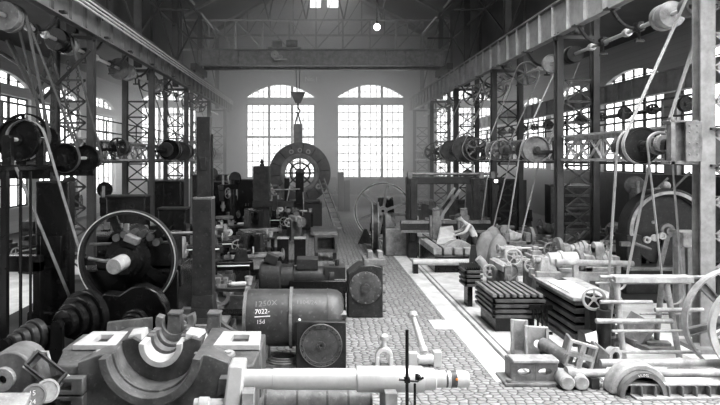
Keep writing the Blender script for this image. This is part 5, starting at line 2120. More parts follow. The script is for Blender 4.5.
# ================================================================= FLYWHEEL, HALF WHEEL AND BLOCK IN THE AISLE
def flywheel(label, loc, R, w, n, mat, tilt, spoke_mat='grey', sw=.12):
    t = thing('flywheel', label, 'wheel', loc, tilt)
    o = Vector((0, 0, R))
    MB().lathe(o, (0, 1, 0), [(-w / 2, R - .11), (-w / 2, R), (w / 2, R), (w / 2, R - .11), (-w / 2, R - .11)], 64).build('rim', 'dark', t)
    for rr_ in (R - .015, R - .1):
        MB().ring(o - Vector((0, w / 2, 0)), (0, 1, 0), rr_ - .018, rr_ + .012, .02, 64).build('edge_highlight', mat, t)  # pale rings put the rim's edge highlights into the colour
    for k in range(n):
        th = 2 * PI * k / n + .35
        e = Vector((math.cos(th), 0, math.sin(th)))
        m = MB()
        m.bar(o + e * .12, o + e * (R - .12), sw, .09, (0, 1, 0))
        m.build('spoke', spoke_mat, t, .01)
    MB().lathe(o, (0, 1, 0), [(-w * .7, .07), (-w * .7, .2), (w * .7, .2), (w * .7, .07), (-w * .7, .07)], 28).build('hub', 'grey', t)
    return t


q = floor_at(383, 240)
flywheel('large six-spoked flywheel standing in the aisle before the end window', (q.x, q.y, 0), 1.27, .26, 6, 'lpale', -.12)
q = floor_at(375, 252)
t = thing('half_pulley', 'narrow pale split pulley standing edge-on before the flywheel', 'wheel', (q.x, q.y, 0), 1.50)
o = Vector((0, 0, .95))
MB().lathe(o, (0, 1, 0), [(-.14, .84), (-.14, .95), (-.08, .95), (-.08, .86), (.08, .86), (.08, .95), (.14, .95), (.14, .84), (-.14, .84)], 44).build('rim', 'dark', t)
for s in (-.11, .11):
    MB().ring(o + Vector((0, s, 0)), (0, 1, 0), .90, .955, .05, 44).build('flange_ring', 'grey', t)
m = MB()
for k in range(4):
    th = k * PI / 2 + .3
    m.bar(o, o + Vector((math.cos(th) * .85, 0, math.sin(th) * .85)), .14, .1, (0, 1, 0))
m.cyl(o - Vector((0, .2, 0)), o + Vector((0, .2, 0)), .16, 16)
m.build('spider', 'iron', t)
q = floor_at(391, 256)
m = MB()
m.bx(q.x - .2, q.x + .75, q.y, q.y + 1.0, 0, 1.0)
m.hexa([(q.x - .2, q.y + .1, 1.0), (q.x + .2, q.y + .1, 1.0), (q.x + .2, q.y + .8, 1.0), (q.x - .2, q.y + .8, 1.0), (q.x - .2, q.y + .1, 1.5), (q.x - .05, q.y + .1, 1.5), (q.x - .05, q.y + .8, 1.5), (q.x - .2, q.y + .8, 1.5)])
m.build('plain_casting', 'grey', None, .04, 'plain grey block casting with a raised shoulder between flywheel and gantry', 'casting')
q = floor_at(364, 241)
m = MB()
m.prism([(-.32, 0), (.32, 0), (.05, .62), (-.05, .62)], (q.x, q.y - .6, 0), (1, 0, 0), (0, 0, 1), .3)
m.build('wedge_stand', 'dark', None, .01, 'small dark wedge-shaped stand at the foot of the flywheel', 'stand')

# ================================================================= WORKMAN
def skin_body(name, joints, edges, mat, parent, root=0, sub=2):
    me = bpy.data.meshes.new(name)
    me.from_pydata([j[0] for j in joints], edges, [])
    o = bpy.data.objects.new(name, me)
    COL.objects.link(o)
    o.parent = parent
    sk = o.modifiers.new('skin', 'SKIN')
    sk.use_smooth_shade = True
    if not me.skin_vertices:
        bpy.context.view_layer.objects.active = o
    lay = me.skin_vertices[0].data if me.skin_vertices else None
    if lay:
        for i, j in enumerate(joints):
            r = j[1]
            lay[i].radius = r if isinstance(r, tuple) else (r, r)
            lay[i].use_root = (i == root)
    sb = o.modifiers.new('sub', 'SUBSURF')
    sb.levels = sub
    sb.render_levels = sub
    me.materials.append(M[mat])
    return o


wp = at(472, 256, 19.9)
t = thing('person', 'workman in a pale shirt and cap bending over the half-ring casting', 'person', (wp.x + .1, 19.9, 0))
# facing -x, bent forward, hands reaching onto the work
J = [((0, 0, .92), (.15, .12)), ((-.05, 0, 1.05), (.15, .13)), ((-.16, 0, 1.22), (.16, .13)), ((-.28, 0, 1.36), (.15, .11)), ((-.36, 0, 1.44), .06), ((-.42, 0, 1.50), .055),
     ((-.24, -.19, 1.35), .065), ((-.40, -.25, 1.12), .05), ((-.62, -.18, 1.05), .038), ((-.24, .19, 1.35), .065), ((-.42, .24, 1.14), .05), ((-.66, .16, 1.08), .038),
     ((.0, -.10, .86), .10), ((.03, -.12, .48), .075), ((.06, -.12, .1), .05), ((-.06, -.13, .05), .045), ((.0, .10, .86), .10), ((-.05, .12, .48), .075), ((0, .12, .1), .05), ((-.12, .13, .05), .045)]
E = [(0, 1), (1, 2), (2, 3), (3, 4), (4, 5), (3, 6), (6, 7), (7, 8), (3, 9), (9, 10), (10, 11), (0, 12), (12, 13), (13, 14), (14, 15), (0, 16), (16, 17), (17, 18), (18, 19)]
PERSON = (t, J, E)
# ---- finish the workman: grow one body, then dress it
def grow_person(t, J, E):
    J, E = list(J), list(E)
    n = len(J)
    # head chain: neck top (5) -> skull, with a nose and ears
    J += [((-.49, 0, 1.545), (.085, .095)), ((-.55, 0, 1.59), (.095, .105)), ((-.61, 0, 1.625), (.07, .075)), ((-.60, 0, 1.50), .018), ((-.53, -.1, 1.55), .018), ((-.53, .1, 1.55), .018)]
    E += [(5, n), (n, n + 1), (n + 1, n + 2), (n, n + 3), (n, n + 4), (n, n + 5)]
    for wrist, s in ((8, 1), (11, -1)):
        wv = Vector(J[wrist][0])
        k = len(J)
        palm = wv + Vector((-.07, s * .01, -.02))
        J.append((tuple(palm), (.035, .02)))
        E.append((wrist, k))
        for f in range(4):
            off = Vector((-.05, (f - 1.5) * .021, -.005))
            a = palm + off
            b_ = a + Vector((-.035 - .006 * (1.5 - abs(f - 1.5)), (f - 1.5) * .003, -.02))
            i = len(J)
            J.append((tuple(a), .0095))
            J.append((tuple(b_), .008))
            E += [(k, i), (i, i + 1)]
        a = palm + Vector((-.005, s * .035, -.01))
        b_ = a + Vector((-.035, s * .012, -.015))
        i = len(J)
        J += [(tuple(a), .011), (tuple(b_), .009)]
        E += [(k, i), (i, i + 1)]
    o = skin_body('body', J, E, 'shirt', None)
    dg = bpy.context.evaluated_depsgraph_get()
    me = bpy.data.meshes.new_from_object(o.evaluated_get(dg))
    old = o.data
    bpy.data.objects.remove(o)
    me.name = 'body'
    me.materials.clear()
    for q in ('shirt', 'skin', 'cloth', 'black'):
        me.materials.append(M[q])
    for p in me.polygons:
        c = p.center
        if c.z < .1:
            i = 3
        elif c.z < .98 and c.x > -.25:
            i = 2
        elif (c.x < -.37 and c.z > 1.38) or (c.x < -.5):
            i = 1
        else:
            i = 0
        p.material_index = i
        p.use_smooth = True
    b = bpy.data.objects.new('body', me)
    COL.objects.link(b)
    b.parent = t
    m = MB()
    d = Vector((-.55, 0, .84)).normalized()
    m.lathe((-.55, 0, 1.585), Vector((-.35, 0, .94)), [(.03, .118), (.06, .125), (.10, .115), (.13, .07), (.135, 0)], 18)
    m.box((-.66, 0, 1.60), (.10, .16, .015), Matrix.Rotation(-.35, 3, 'Y'))
    m.build('cap', 'cloth', t)
    m = MB()
    for s in (-1, 1):
        m.ball((-.603, s * .035, 1.545), .012, 8)
    m.box((-.575, 0, 1.465), (.012, .05, .01))
    m.build('eye', 'black', t)


grow_person(*PERSON)

# ================================================================= AISLE CENTRE AND SHADED SIDE
# ---- boring mill table under the great ring
Yr = 33.0
c = at(300, 173, Yr)
t = thing('generator_ring', 'great round slotted ring held upright over the boring mill', 'ring casting', (c.x, Yr, 0))
o = Vector((0, 0, c.z))
MB().lathe(o, (0, 1, 0), [(-.28, .92), (-.3, .98), (-.3, 1.62), (-.26, 1.68), (.26, 1.68), (.3, 1.62), (.3, .92), (-.28, .92)], 72).build('ring', 'iron', t)
m = MB()
m.lathe(o, (0, -1, 0), [(.28, .80), (.42, .84), (.44, .98), (.42, 1.04), (.30, 1.06), (.28, .80)], 56)
m.build('inner_collar', 'grey', t)
m = MB()
for k in range(14):
    th = 2 * PI * k / 14 + .1
    e = Vector((math.cos(th), 0, math.sin(th)))
    m.bar(o + e * 1.1 + Vector((0, -.305, 0)), o + e * 1.6 + Vector((0, -.305, 0)), .035, .02, (0, 1, 0))
m.build('groove', 'black', t)
for th in (1.2, 1.57, 1.95, -.62):
    e = Vector((math.cos(th), 0, math.sin(th)))
    MB().ring(o + e * 1.25 + Vector((0, -.32, 0)), (0, 1, 0), .07, .16 if th < 0 else .13, .06, 18).build('eye_bolt', 'pale', t)
m = MB()
m.ring(o + Vector((0, .1, 0)), (0, 1, 0), .50, .60, .1, 36)
for k in range(8):
    th = 2 * PI * k / 8
    e = Vector((math.cos(th), 0, math.sin(th)))
    m.bar(o + Vector((0, .1, 0)) + e * .2, o + Vector((0, .1, 0)) + e * .95, .09, .07, (0, 1, 0))
m.cyl(o + Vector((0, -.1, 0)), o + Vector((0, .3, 0)), .26, 20)
m.build('winding_spider', 'dark', t)
m = MB()
m.bx(-1.3, 1.0, -.5, .5, 0, c.z - 1.55)
m.build('cradle', 'dark', t, .03)

ym = 30.5
q = lambda px, py, y=ym: at(px, py, y)
t = thing('boring_mill', 'dark boring mill bed with levers and a tool slide under the great ring', 'boring mill', (q(300, 200).x, ym, 0))
L0 = t.location.copy()
m = MB()
a, b = q(262, 205) - L0, q(322, 197) - L0
m.bx(a.x, b.x, -.4, .8, 0, 1.35).bx(a.x + .2, b.x - .1, -.5, .9, 1.35, 1.45)
m.build('bed', 'dark', t, .03)
m = MB()
m.bx(q(285, 200).x - L0.x, q(290, 0).x - L0.x, -.7, -.5, .9, 2.6).bx(q(296, 200).x - L0.x, q(304, 0).x - L0.x, -.7, -.4, 1.3, 2.9)
m.build('tool_slide', 'black', t, .02)
m = MB()
m.tube([q(290, 186, ym - .8) - L0, q(284, 216, ym - .8) - L0], .035, 8).tube([q(303, 192, ym - .8) - L0, q(304, 214, ym - .8) - L0], .03, 8).tube([q(262, 190, ym - .8) - L0, q(300, 189, ym - .8) - L0], .03, 8)
m.ball(q(284, 218, ym - .8) - L0, .14, 12)
m.build('lever', 'pale', t)
m = MB()
for k in range(4):
    p_ = q(270 + 5 * k, 196, ym - .55) - L0
    m.box(p_, (.12, .1, .3 + .1 * (k % 2)))
m.build('valve_lever', 'grey', t)
m = MB()
p_ = q(275, 190, ym) - L0
m.ring(p_, (0, 1, 0), .22, .3, .1, 28).bx(p_.x - .05, p_.x + .05, -.05, .05, 1.3, p_.z - .2)
m.build('index_ring', 'grey', t)
# headed machine column with a finial
c = at(262, 240, 26.0)
t = thing('planer_column', 'square dark machine column with a pointed finial before the end window', 'machine column', (c.x, 26, 0))
m = MB()
zt = at(0, 166, 26).z
m.bx(-.36, .34, -.3, .5, 0, zt)
m.build('pillar', 'dark', t, .03)
MB().lathe((-.0, 0, zt), (0, 0, 1), [(0, .1), (.06, .12), (.1, .06), (.18, .09), (.28, .04), (.34, 0)], 14).build('finial', 'dark', t)
m = MB()
m.bx(-.36, 1.4, -.5, -.3, 1.5, 1.75).bx(.5, .7, -.6, -.45, 1.4, 2.0)
m.build('cross_arm', 'dark', t, .01)

# ladder leaning at the ring
t = thing('ladder', 'plain dark wooden ladder leaning beside the great ring', 'ladder', at(336, 233, 28.6) * Vector((1, 1, 0)) if False else Vector((at(336, 233, 28.6).x, 28.6, 0)))
L0 = t.location.copy()
A0, A1 = at(336, 234, 28.7) - L0, at(345, 232, 28.7) - L0
B0, B1 = at(319, 180, 31.5) - L0, at(324, 179, 31.5) - L0
A0.z = A1.z = 0
for A, B in ((A0, B0), (A1, B1)):
    MB().bar(A, B, .06, .1).build('side_rail', 'wood', t)
m = MB()
for k in range(1, 11):
    u = k / 11
    m.cyl(A0 + (B0 - A0) * u, A1 + (B1 - A1) * u, .025, 8)
m.build('rung', 'wood', t)

# posts, open box, platform in the aisle's shaded edge
for px, lb in ((283, 'square black iron block standing in the aisle, the one toward the machines'), (300, 'square black iron block standing in the aisle, the one toward the open box')):
    p_ = floor_at(px, 264)
    t = thing('surface_block', lb, 'block', p_, 0, 'twin black blocks')
    m = MB()
    m.bx(-.19, .19, -.15, .25, 0, .86)
    m.build('body', 'black', t, .01)
    MB().bx(-.2, .2, -.16, .26, .86, .89).build('top_face', 'pale', t)
p_ = floor_at(327, 262)
t = thing('open_box', 'dark open-fronted iron box on legs at the aisle edge', 'box', p_, .05)
m = MB()
m.holed(rect20(-.42, .36, .32, .92), rect20(-.32, .27, .42, .84), (0, .6, 0), (1, 0, 0), (0, 0, 1), .6)
m.bx(-.4, .34, .5, .58, .34, .9)
m.build('shell', 'iron', t)
for x, y in ((-.36, .05), (.28, .05), (-.36, .5), (.28, .5)):
    MB().bx(x - .04, x + .06, y, y + .1, 0, .33).build('leg', 'dark', t)
MB().bx(-.44, .38, -.02, .62, .92, .96).build('top_plate', 'grey', t)
p_ = floor_at(327, 238)
m = MB()
m.bx(p_.x - .75, p_.x + .5, p_.y, p_.y + 2.2, .12, .3).bx(p_.x - .6, p_.x - .4, p_.y + .1, p_.y + 2, 0, .12).bx(p_.x + .2, p_.x + .4, p_.y + .1, p_.y + 2, 0, .12)
m.build('low_platform', 'grey', None, .01, 'low grey platform on bearers beside the ladder foot', 'platform')
m = MB()
p_ = at(340, 200, 40)
for k, (px, y0) in enumerate(((341, 172), (347, 180))):
    a = at(px, y0, 41)
    m.bx(a.x - .2, a.x + .2, 40.9, 41.2, 0, a.z)
m.build('vise_post', 'iron', None, .02, 'dark pair of fused posts standing below the pale end window', 'post')
p_ = floor_at(430, 212)
m = MB()
m.bx(-1.5, 6.5, 43.6, 44.4, .8, .95)
for x in (-1.3, .5, 2.5, 4.5, 6.3):
    m.bx(x - .08, x + .08, 43.7, 44.3, 0, .8)
m.build('wall_bench', 'wood', None, .01, 'long timber bench along the end wall under the windows', 'bench')
rnd = random.Random(5)
for k in range(9):
    x = -.9 + .8 * k + rnd.uniform(-.1, .1)
    h = rnd.uniform(.3, 1.0)
    m = MB()
    if k % 3 == 0:
        m.lathe((x, 44, .95), (0, 0, 1), [(0, .1), (h * .5, .1), (h * .6, .05), (h, .05), (h, 0)], 12)
        nm, ct = 'oil_can', 'can'
    elif k % 3 == 1:
        m.box((x, 44, .95 + h / 4), (.35, .3, h / 2)).box((x + .05, 44, .95 + h / 2 + .04), (.2, .2, .08))
        nm, ct = 'casting_block', 'block'
    else:
        m.cyl((x - .15, 44, 1.1), (x + .2, 44, 1.1), .15, 14).cyl((x + .2, 44, 1.1), (x + .26, 44, 1.1), .2, 14)
        nm, ct = 'small_motor', 'motor'
    m.build(nm, 'iron', None, .01, 'small dark %s on the end wall bench, %s counted from the great ring' % (nm.replace('_', ' '), ('first', 'second', 'third', 'fourth', 'fifth', 'sixth', 'seventh', 'eighth', 'ninth')[k]), ct, 'small things on the end wall bench')


# ---- generic machine tools for the shaded side and the bays
def drill_press(label, loc, rz, S=1.0, mat='dark', group=None):
    t = thing('drill_press', label, 'drill press', loc, rz, group)
    MB().bx(-.35 * S, .35 * S, -.65 * S, .35 * S, 0, .12).build('base', mat, t, .01)
    MB().cyl((0, .1, .12), (0, .1, 2.3 * S), .12 * S, 18).build('column', mat, t)
    m = MB()
    m.bx(-.12 * S, .12 * S, -.75 * S, .3 * S, 1.95 * S, 2.15 * S).box((0, -.6 * S, 1.8 * S), (.22 * S, .22 * S, .5 * S))
    m.build('head', mat, t, .02)
    m = MB()
    m.cyl((0, -.6 * S, 1.2 * S), (0, -.6 * S, 2.5 * S), .045 * S, 12).cyl((0, -.6 * S, 1.3 * S), (0, -.6 * S, 1.42 * S), .08 * S, 12)
    m.build('spindle', 'grey', t)
    m = MB()
    m.cyl((0, -.5 * S, .92 * S), (0, -.5 * S, 1.0 * S), .32 * S, 24).bx(-.08, .08, -.4 * S, .1, .86 * S, .94 * S)
    m.build('table', 'grey', t)
    m = MB()
    handwheel(m, (.2 * S, -.6 * S, 1.85 * S), (1, 0, 0), .2 * S, 4, .02)
    m.build('handwheel', 'grey', t)
    m = MB()
    for k in range(3):
        m.lathe((0, .25 * S + .08 * k, 2.35 * S), (0, 1, 0), pulley_prof(.08, (.25 - .05 * k) * S), 22)
    m.build('cone_pulley', mat, t)
    return t


def milling(label, loc, rz, S=1.0, mat='dark', group=None):
    t = thing('milling_machine', label, 'milling machine', loc, rz, group)
    m = MB()
    m.hexa([(-.4, -.35, 0), (.4, -.35, 0), (.4, .5, 0), (-.4, .5, 0), (-.28, -.2, 1.5 * S), (.28, -.2, 1.5 * S), (.28, .45, 1.5 * S), (-.28, .45, 1.5 * S)])
    m.build('pillar', mat, t, .03)
    m = MB()
    m.cyl((0, -.7, 1.4 * S), (0, .5, 1.4 * S), .1, 14).bx(-.09, .09, -.75, -.6, .95 * S, 1.45 * S).cyl((0, -.7, 1.08 * S), (0, -.2, 1.08 * S), .09, 12)
    m.build('overarm', mat, t)
    m = MB()
    m.bx(-.75, .75, -.75, -.35, .78 * S, .88 * S).bx(-.2, .2, -.7, -.2, .4 * S, .78 * S)
    m.build('table', 'grey', t, .01)
    m = MB()
    handwheel(m, (.8, -.55, .82 * S), (1, 0, 0), .18, 4, .02)
    m.build('handwheel', 'grey', t)
    m = MB()
    for k in range(3):
        m.lathe((0, .55 + .1 * k, 1.12 * S), (0, 1, 0), pulley_prof(.1, .3 - .06 * k), 24)
    m.build('cone_pulley', mat, t)
    return t


GL = 'dark machines along the shaded side'
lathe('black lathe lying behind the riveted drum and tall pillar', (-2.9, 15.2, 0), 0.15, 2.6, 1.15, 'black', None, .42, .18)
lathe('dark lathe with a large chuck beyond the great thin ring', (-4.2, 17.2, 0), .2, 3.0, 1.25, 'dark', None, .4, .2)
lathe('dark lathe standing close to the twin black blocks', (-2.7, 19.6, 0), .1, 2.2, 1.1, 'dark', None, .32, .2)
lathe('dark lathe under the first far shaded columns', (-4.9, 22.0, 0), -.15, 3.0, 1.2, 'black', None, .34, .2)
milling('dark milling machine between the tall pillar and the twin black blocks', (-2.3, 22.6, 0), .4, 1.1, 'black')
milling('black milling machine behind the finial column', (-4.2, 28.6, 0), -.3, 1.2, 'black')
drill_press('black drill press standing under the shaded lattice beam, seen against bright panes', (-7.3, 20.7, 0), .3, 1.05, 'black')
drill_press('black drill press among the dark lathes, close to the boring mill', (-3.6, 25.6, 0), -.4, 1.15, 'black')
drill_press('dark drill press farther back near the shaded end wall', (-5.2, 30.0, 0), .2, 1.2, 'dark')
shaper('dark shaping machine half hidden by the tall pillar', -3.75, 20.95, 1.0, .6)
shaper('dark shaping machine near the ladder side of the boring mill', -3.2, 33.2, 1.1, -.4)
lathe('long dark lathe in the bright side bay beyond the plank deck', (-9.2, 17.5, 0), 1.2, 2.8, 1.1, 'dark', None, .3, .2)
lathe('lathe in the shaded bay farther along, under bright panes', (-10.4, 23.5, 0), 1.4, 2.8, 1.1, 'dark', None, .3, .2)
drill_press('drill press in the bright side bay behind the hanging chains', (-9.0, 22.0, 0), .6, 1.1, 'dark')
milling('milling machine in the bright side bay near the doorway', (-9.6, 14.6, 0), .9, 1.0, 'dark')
# lit side bay
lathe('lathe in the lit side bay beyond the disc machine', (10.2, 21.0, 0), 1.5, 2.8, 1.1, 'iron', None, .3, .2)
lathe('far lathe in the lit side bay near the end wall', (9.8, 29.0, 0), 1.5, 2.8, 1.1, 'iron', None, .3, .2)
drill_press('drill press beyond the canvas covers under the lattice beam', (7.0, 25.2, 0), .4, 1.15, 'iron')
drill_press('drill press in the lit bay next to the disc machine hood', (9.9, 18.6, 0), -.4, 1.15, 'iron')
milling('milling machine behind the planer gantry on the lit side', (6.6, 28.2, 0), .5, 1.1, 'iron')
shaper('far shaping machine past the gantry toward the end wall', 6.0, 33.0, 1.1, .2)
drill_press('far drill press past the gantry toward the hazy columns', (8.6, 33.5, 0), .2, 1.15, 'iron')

# ribbed dark cabinet and plain chest behind the lathes on the lit side
c = at(580, 230, 19.2)
t = thing('louvred_cabinet', 'tall dark louvred cabinet behind the lathes under the lattice beam', 'cabinet', (c.x, 19.2, 0))
m = MB()
zt = at(0, 186, 19.2).z
m.bx(-.55, .55, 0, .7, 0, zt)
m.build('body', 'dark', t, .01)
for k in range(8):
    MB().bx(-.5, .5, -.03, .0, .25 + .3 * k * (zt - .3) / 2.4, .33 + .3 * k * (zt - .3) / 2.4).build('slat', 'iron', t)
c = at(596, 245, 18.6)
t = thing('chest', 'long dark chest with a pale lid edge behind the pale headed lathe', 'chest', (c.x, 18.6, 0))
zt = at(0, 244, 18.6).z
MB().bx(-.6, .8, 0, .5, 0, zt).build('body', 'dark', t, .01)
MB().bx(-.65, .85, -.05, .55, zt, zt + .05).build('lid', 'grey', t, .006)
c = at(507, 205, 24.5)
m = MB()
m.bx(c.x - .8, c.x + .8, 24.5, 24.6, 0, at(0, 180, 24.5).z)
m.build('panel_screen', 'dark', None, 0, 'plain dark panel screen standing behind the canvas covers', 'screen')

# timber rack poles leaning in the lit bay
for k, (a, b) in enumerate((((548, 258), (576, 234)), ((556, 262), (590, 226)), ((640, 205), (668, 178)), ((648, 214), (690, 172)))):
    Yk = 18.2 if k < 2 else 19.5
    p0, p1 = at(*a, Yk), at(*b, Yk)
    d = (p0 - p1)
    u = p0.z / max(1e-3, (p1.z - p0.z))
    p0 = p0 + d * u * 1.0
    p0.z = 0
    m = MB()
    m.cyl(p0, p1, .04, 8)
    m.build('leaning_pole', 'grey', None, 0, ('slim grey pole leaning behind the pale headed lathe', 'longer grey pole leaning across the dark chest', 'grey pole leaning in the lit bay above the disc hood', 'long grey pole leaning highest above the disc hood')[k], 'pole')

# small parts scattered on the dark floor behind the engine frame
rnd = random.Random(9)
kinds = ('ring', 'block', 'roller', 'plate')
cnt = {}
spots = [(215, 270), (228, 262), (237, 275), (246, 268), (222, 285), (238, 290), (212, 292), (256, 248), (268, 252), (230, 248), (218, 300), (245, 258), (178, 318), (186, 312), (172, 326), (180, 300), (190, 268), (184, 285)]
where = ['beside the tall pillar', 'toward the engine barrels', 'near the steam cylinder', 'toward the dark lathe']
for k, (px, py) in enumerate(spots):
    p_ = floor_at(px, py + 22)
    kd = kinds[k % 4]
    n_ = cnt.get(kd, 0)
    cnt[kd] = n_ + 1
    m = MB()
    h0 = rnd.uniform(.25, .55)
    if kd == 'ring':
        m.ring((p_.x, p_.y, .26), (rnd.uniform(-.5, .5), -1, .3), .15, .25, .12, 24)
    elif kd == 'block':
        m.box((p_.x, p_.y, h0 / 2), (.35, .3, h0)).box((p_.x + .03, p_.y, h0 + .05), (.2, .2, .1))
    elif kd == 'roller':
        m.lathe((p_.x - .3, p_.y, .13), (1, rnd.uniform(-.4, .4), 0), [(0, 0), (0, .13), (.15, .13), (.16, .08), (.5, .08), (.5, .12), (.6, .12), (.6, 0)], 20)
    else:
        m.box((p_.x, p_.y, .06), (.6, .4, .12)).cyl((p_.x, p_.y, .12), (p_.x, p_.y, .3), .1, 14)
    ords = ('first', 'second', 'third', 'fourth', 'fifth')[n_]
    m.build({'ring': 'iron_ring', 'block': 'iron_block', 'roller': 'stub_shaft', 'plate': 'flange_plate'}[kd], ('grey', 'iron', 'pale', 'iron')[k % 4] if k % 3 else 'grey', None, .008,
            'loose iron %s on the dark floor by the tall pillar, %s of its kind' % ({'ring': 'ring', 'block': 'block', 'roller': 'stub shaft', 'plate': 'flange plate'}[kd], ords), {'ring': 'ring', 'block': 'block', 'roller': 'shaft', 'plate': 'plate'}[kd], 'loose iron parts on the dark floor')

# black frame with rods at the bright doorway
c = at(56, 300, 12.95)
t = thing('press_frame', 'tall black press frame standing beside the bright doorway', 'press', (c.x, 12.95, 0))
m = MB()
m.bx(-.36, .36, -.2, .16, 0, 3.05).bx(-.5, .5, -.3, .2, 0, .3)
m.build('frame', 'black', t, .04)
MB().bx(-.2, .25, -.32, -.2, 1.2, 1.9).build('slide', 'black', t, .02)
for px, w_ in ((3, .12), (20, .045), (30, .04)):
    a = at(px, 200, 11.4)
    m = MB()
    m.bx(a.x - w_ / 2, a.x + w_ / 2, 11.4, 11.4 + w_, 0, 3.28)
    m.build('deck_post', 'black', None, 0, {3: 'thick black post under the outer end of the plank deck', 20: 'thin black rod under the plank deck, before the bright doorway', 30: 'thin black rod under the plank deck, next to the tall press frame'}[px], 'post')
a, b = at(-10, 262, 12.2), at(40, 262, 12.2)
m = MB()
m.bx(a.x, b.x, 12.2, 12.4, at(0, 272, 12.2).z, at(0, 256, 12.2).z)
m.bx(a.x, a.x + .15, 12.2, 12.4, 0, a.z).bx(b.x - .15, b.x, 12.2, 12.4, 0, a.z)
m.build('barrier_plank', 'black', None, .01, 'black horizontal plank barrier across the bright doorway', 'barrier')
# small line shaft of the lit side bay
line_shaft('line_shaft', 'thin line shaft with a row of small pulleys in the lit side bay', 10.6, 5.1, 14, 40, .03,
           [(15.5 + 1.7 * k, .17 + .05 * (k % 2), .16, 'as'[k % 2], 'dark') for k in range(12)], [], 'grey')

# black tool lockers massed under the shaded lattice beam
for i, (x0, x1, y, h, lb) in enumerate(((-6.5, -5.3, 18.6, 2.35, 'tall black tool locker standing directly behind the great thin ring'), (-5.1, -4.2, 19.4, 1.9, 'lower black tool locker close behind the great thin ring'), (-7.0, -5.6, 24.9, 2.6, 'tall black tool locker under the two rimmed discs'), (-5.2, -4.0, 26.6, 2.5, 'black tool locker standing before the far shaded columns'), (-6.4, -4.6, 31.0, 2.7, 'broad black tool locker near the shaded end of the hall'), (-3.85, -2.9, 29.4, 2.5, 'narrow black tool locker beside the finial column'))):
    t = thing('tool_locker', lb, 'locker', ((x0 + x1) / 2, y, 0), 0, 'black tool lockers')
    w2 = (x1 - x0) / 2
    MB().bx(-w2, w2, 0, .6, 0, h).build('body', 'black', t, .02)
    for s_ in (-1, 1):
        d_ = MB().bx(min(0.02 * s_, (w2 - .04) * s_), max(.02 * s_, (w2 - .04) * s_), -.03, 0, .15, h - .1).build('door', 'black', t, .008)
        MB().bx(.06 * s_ - .015, .06 * s_ + .015, -.06, -.03, h * .5, h * .5 + .14).build('handle', 'grey', d_)
    MB().bx(-w2 - .03, w2 + .03, -.05, .65, h, h + .05).build('top', 'dark', t)
lathe('dark lathe at the aisle edge below the boring mill levers', (-1.6, 27.2, 0), 0.05, 2.0, 1.1, 'black', None, .34, .2)
shaper('black shaping machine squeezed between finial column and boring mill', -.9, 25.4, .95, .3, None, .8)
milling('black milling machine standing just past the tall pillar', (-1.9, 17.9, 0), .3, .9, 'black')

# dark lockers in the lit side bay
for i, (x0, x1, y, h, lb) in enumerate(((9.6, 11.2, 24.6, 2.5, 'dark tool locker in the lit bay standing past the leaning poles'), (7.6, 8.9, 26.6, 2.4, 'dark tool locker under the large solid disc pulley'), (11.2, 13.4, 19.6, 2.3, 'broad dark tool locker against the lit bay wall near the disc hood'), (8.4, 9.8, 31.0, 2.6, 'dark tool locker in the lit bay toward the hazy end wall'))):
    t = thing('tool_locker', lb, 'locker', ((x0 + x1) / 2, y, 0), 0, 'dark lockers of the lit bay')
    w2 = (x1 - x0) / 2
    MB().bx(-w2, w2, 0, .6, 0, h).build('body', 'dark', t, .02)
    for s_ in (-1, 1):
        d_ = MB().bx(min(.02 * s_, (w2 - .04) * s_), max(.02 * s_, (w2 - .04) * s_), -.03, 0, .15, h - .1).build('door', 'iron', t, .008)
        MB().bx(.06 * s_ - .015, .06 * s_ + .015, -.06, -.03, h * .5, h * .5 + .14).build('handle', 'grey', d_)
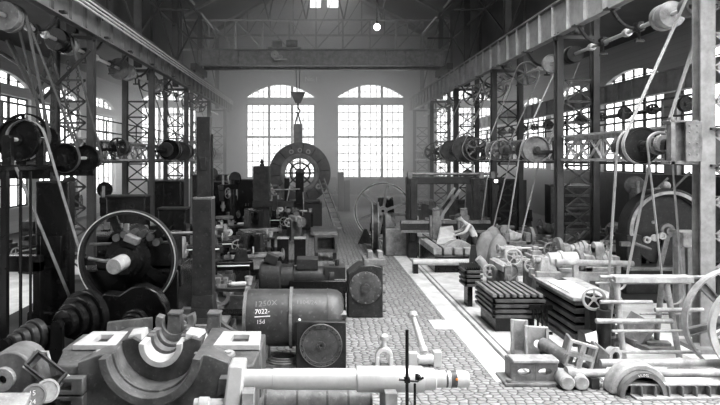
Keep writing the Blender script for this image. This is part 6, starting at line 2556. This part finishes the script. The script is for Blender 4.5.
# black work benches with small bright parts
rnd = random.Random(3)
for i, (x, y, L, h, anchor) in enumerate(((-1.95, 12.9, 1.3, .8, 'by the tall pillar'), (-2.3, 20.8, 1.8, .85, 'by the twin black blocks'), (-3.4, 24.0, 2.0, .9, 'by the finial column'), (-1.0, 28.9, 1.8, 1.0, 'under the great ring'), (8.7, 16.9, 1.5, .95, 'by the disc hood'), (4.9, 24.4, 2.0, 1.0, 'past the planer gantry'))):
    t = thing('work_bench', 'black iron work bench ' + anchor + ' covered with small parts', 'bench', (x, y, 0))
    MB().bx(-L / 2, L / 2, -.3, .3, h - .07, h).build('top', 'dark', t, .006)
    for sx_ in (-1, 1):
        for sy_ in (-1, 1):
            MB().bx(sx_ * (L / 2 - .1) - .05, sx_ * (L / 2 - .1) + .05, sy_ * .22 - .05, sy_ * .22 + .05, 0, h - .07).build('leg', 'black', t)
    MB().bx(-L / 2 + .1, L / 2 - .1, -.2, .2, .2, .25).build('shelf', 'black', t)
    for k, kd in enumerate(('gear', 'bush', 'vise', 'round_bar', 'cup')):
        px_ = x - L / 2 + L * (k + .5) / 5 + rnd.uniform(-.05, .05)
        py_ = y + rnd.uniform(-.16, .1)
        m = MB()
        if kd == 'gear':
            m.gear((px_, py_, h + .13), (rnd.uniform(-.3, .3), -1, .2), .13, .05, 16, .04)
        elif kd == 'bush':
            m.lathe((px_, py_, h), (0, 0, 1), [(0, .05), (0, .1), (.16, .1), (.16, .05), (0, .05)], 18)
        elif kd == 'vise':
            m.bx(px_ - .1, px_ + .1, py_ - .1, py_ + .1, h, h + .08).bx(px_ - .12, px_ - .03, py_ - .08, py_ + .08, h + .08, h + .2).bx(px_ + .04, px_ + .12, py_ - .08, py_ + .08, h + .07, h + .2).cyl((px_ - .03, py_, h + .12), (px_ + .2, py_, h + .12), .02, 8)
        elif kd == 'round_bar':
            m.cyl((px_ - .16, py_, h + .05), (px_ + .16, py_ + .05, h + .05), .05, 14).cyl((px_ - .2, py_, h + .05), (px_ - .16, py_, h + .05), .03, 10)
        else:
            m.lathe((px_, py_, h), (0, 0, 1), [(0, 0), (0, .06), (.05, .07), (.18, .09), (.18, .075), (.06, .055), (.06, 0)], 18)
        m.build(kd, ('lpale', 'pale', 'grey', 'lpale', 'pale')[k], None, 0, 'small %s %s lying on the black bench %s' % (('pale', 'grey', 'dark', 'bright', 'pale')[k], kd.replace('_', ' '), anchor), kd.replace('_', ' '), 'small parts on the black benches')

milling('black milling machine seen through the spokes of the large flywheel', (3.35, 28.6, 0), .2, 1.15, 'black')

# sign high between the end windows
t = thing('wall_sign', 'faint pale number sign high on the wall between the end windows', 'sign', (at(312, 78, 44.95).x, 44.93, at(0, 83, 44.9).z))
MB().bx(-.75, .75, 0, .04, 0, .62).build('board', 'plaster', t)
vs, fs = text_mesh('No.1', .5)
m = MB()
m.add([Vector((v.x - .55, -.006, v.y + .13)) for v in vs], fs)
m.build('lettering', 'chalk', t)

# ================================================================= CAMERA, LIGHT, HAZE
cam = bpy.data.cameras.new('camera')
co = bpy.data.objects.new('camera', cam)
COL.objects.link(co)
co.location = (0, 0, CH)
co.rotation_euler = (PI / 2, 0, 0)
cam.sensor_width = 36.0
cam.lens = F / 720 * 36.0
cam.shift_x = (360 - VX) / 720
cam.shift_y = -(202.5 - VY) / 720
cam.clip_end = 200
SC.camera = co

w = bpy.data.worlds.new('world')
SC.world = w
w.use_nodes = True
bg = w.node_tree.nodes['Background']
bg.inputs['Color'].default_value = (1, 1, 1, 1)
bg.inputs['Strength'].default_value = 1.0

# dusty air of the hall, thicker toward the end windows
HAZE = 0.09
wt = w.node_tree
try:
    w.cycles.volume_step_size = 3.0
except Exception:
    pass
vsc = wt.nodes.new('ShaderNodeVolumeScatter')
vsc.inputs['Anisotropy'].default_value = 0.5
geo = wt.nodes.new('ShaderNodeNewGeometry')
sep = wt.nodes.new('ShaderNodeSeparateXYZ')
wt.links.new(geo.outputs['Position'], sep.inputs['Vector'])
mr = wt.nodes.new('ShaderNodeMapRange')
mr.inputs['From Min'].default_value = 26.0
mr.inputs['From Max'].default_value = 44.0
mr.inputs['To Min'].default_value = 0.0
mr.inputs['To Max'].default_value = HAZE
wt.links.new(sep.outputs['Y'], mr.inputs['Value'])
wt.links.new(mr.outputs['Result'], vsc.inputs['Density'])
wt.links.new(vsc.outputs['Volume'], wt.nodes['World Output'].inputs['Volume'])

SC.view_settings.view_transform = 'Standard'
SC.view_settings.look = 'None'
SC.view_settings.gamma = 1.0
SC.view_settings.exposure = 0.3
SC.view_settings.use_curve_mapping = False
try:
    SC.cycles.use_denoising = True
    SC.cycles.max_bounces = 6
    SC.cycles.diffuse_bounces = 4
    SC.cycles.volume_bounces = 1
    SC.cycles.sample_clamp_indirect = 6
except Exception:
    pass
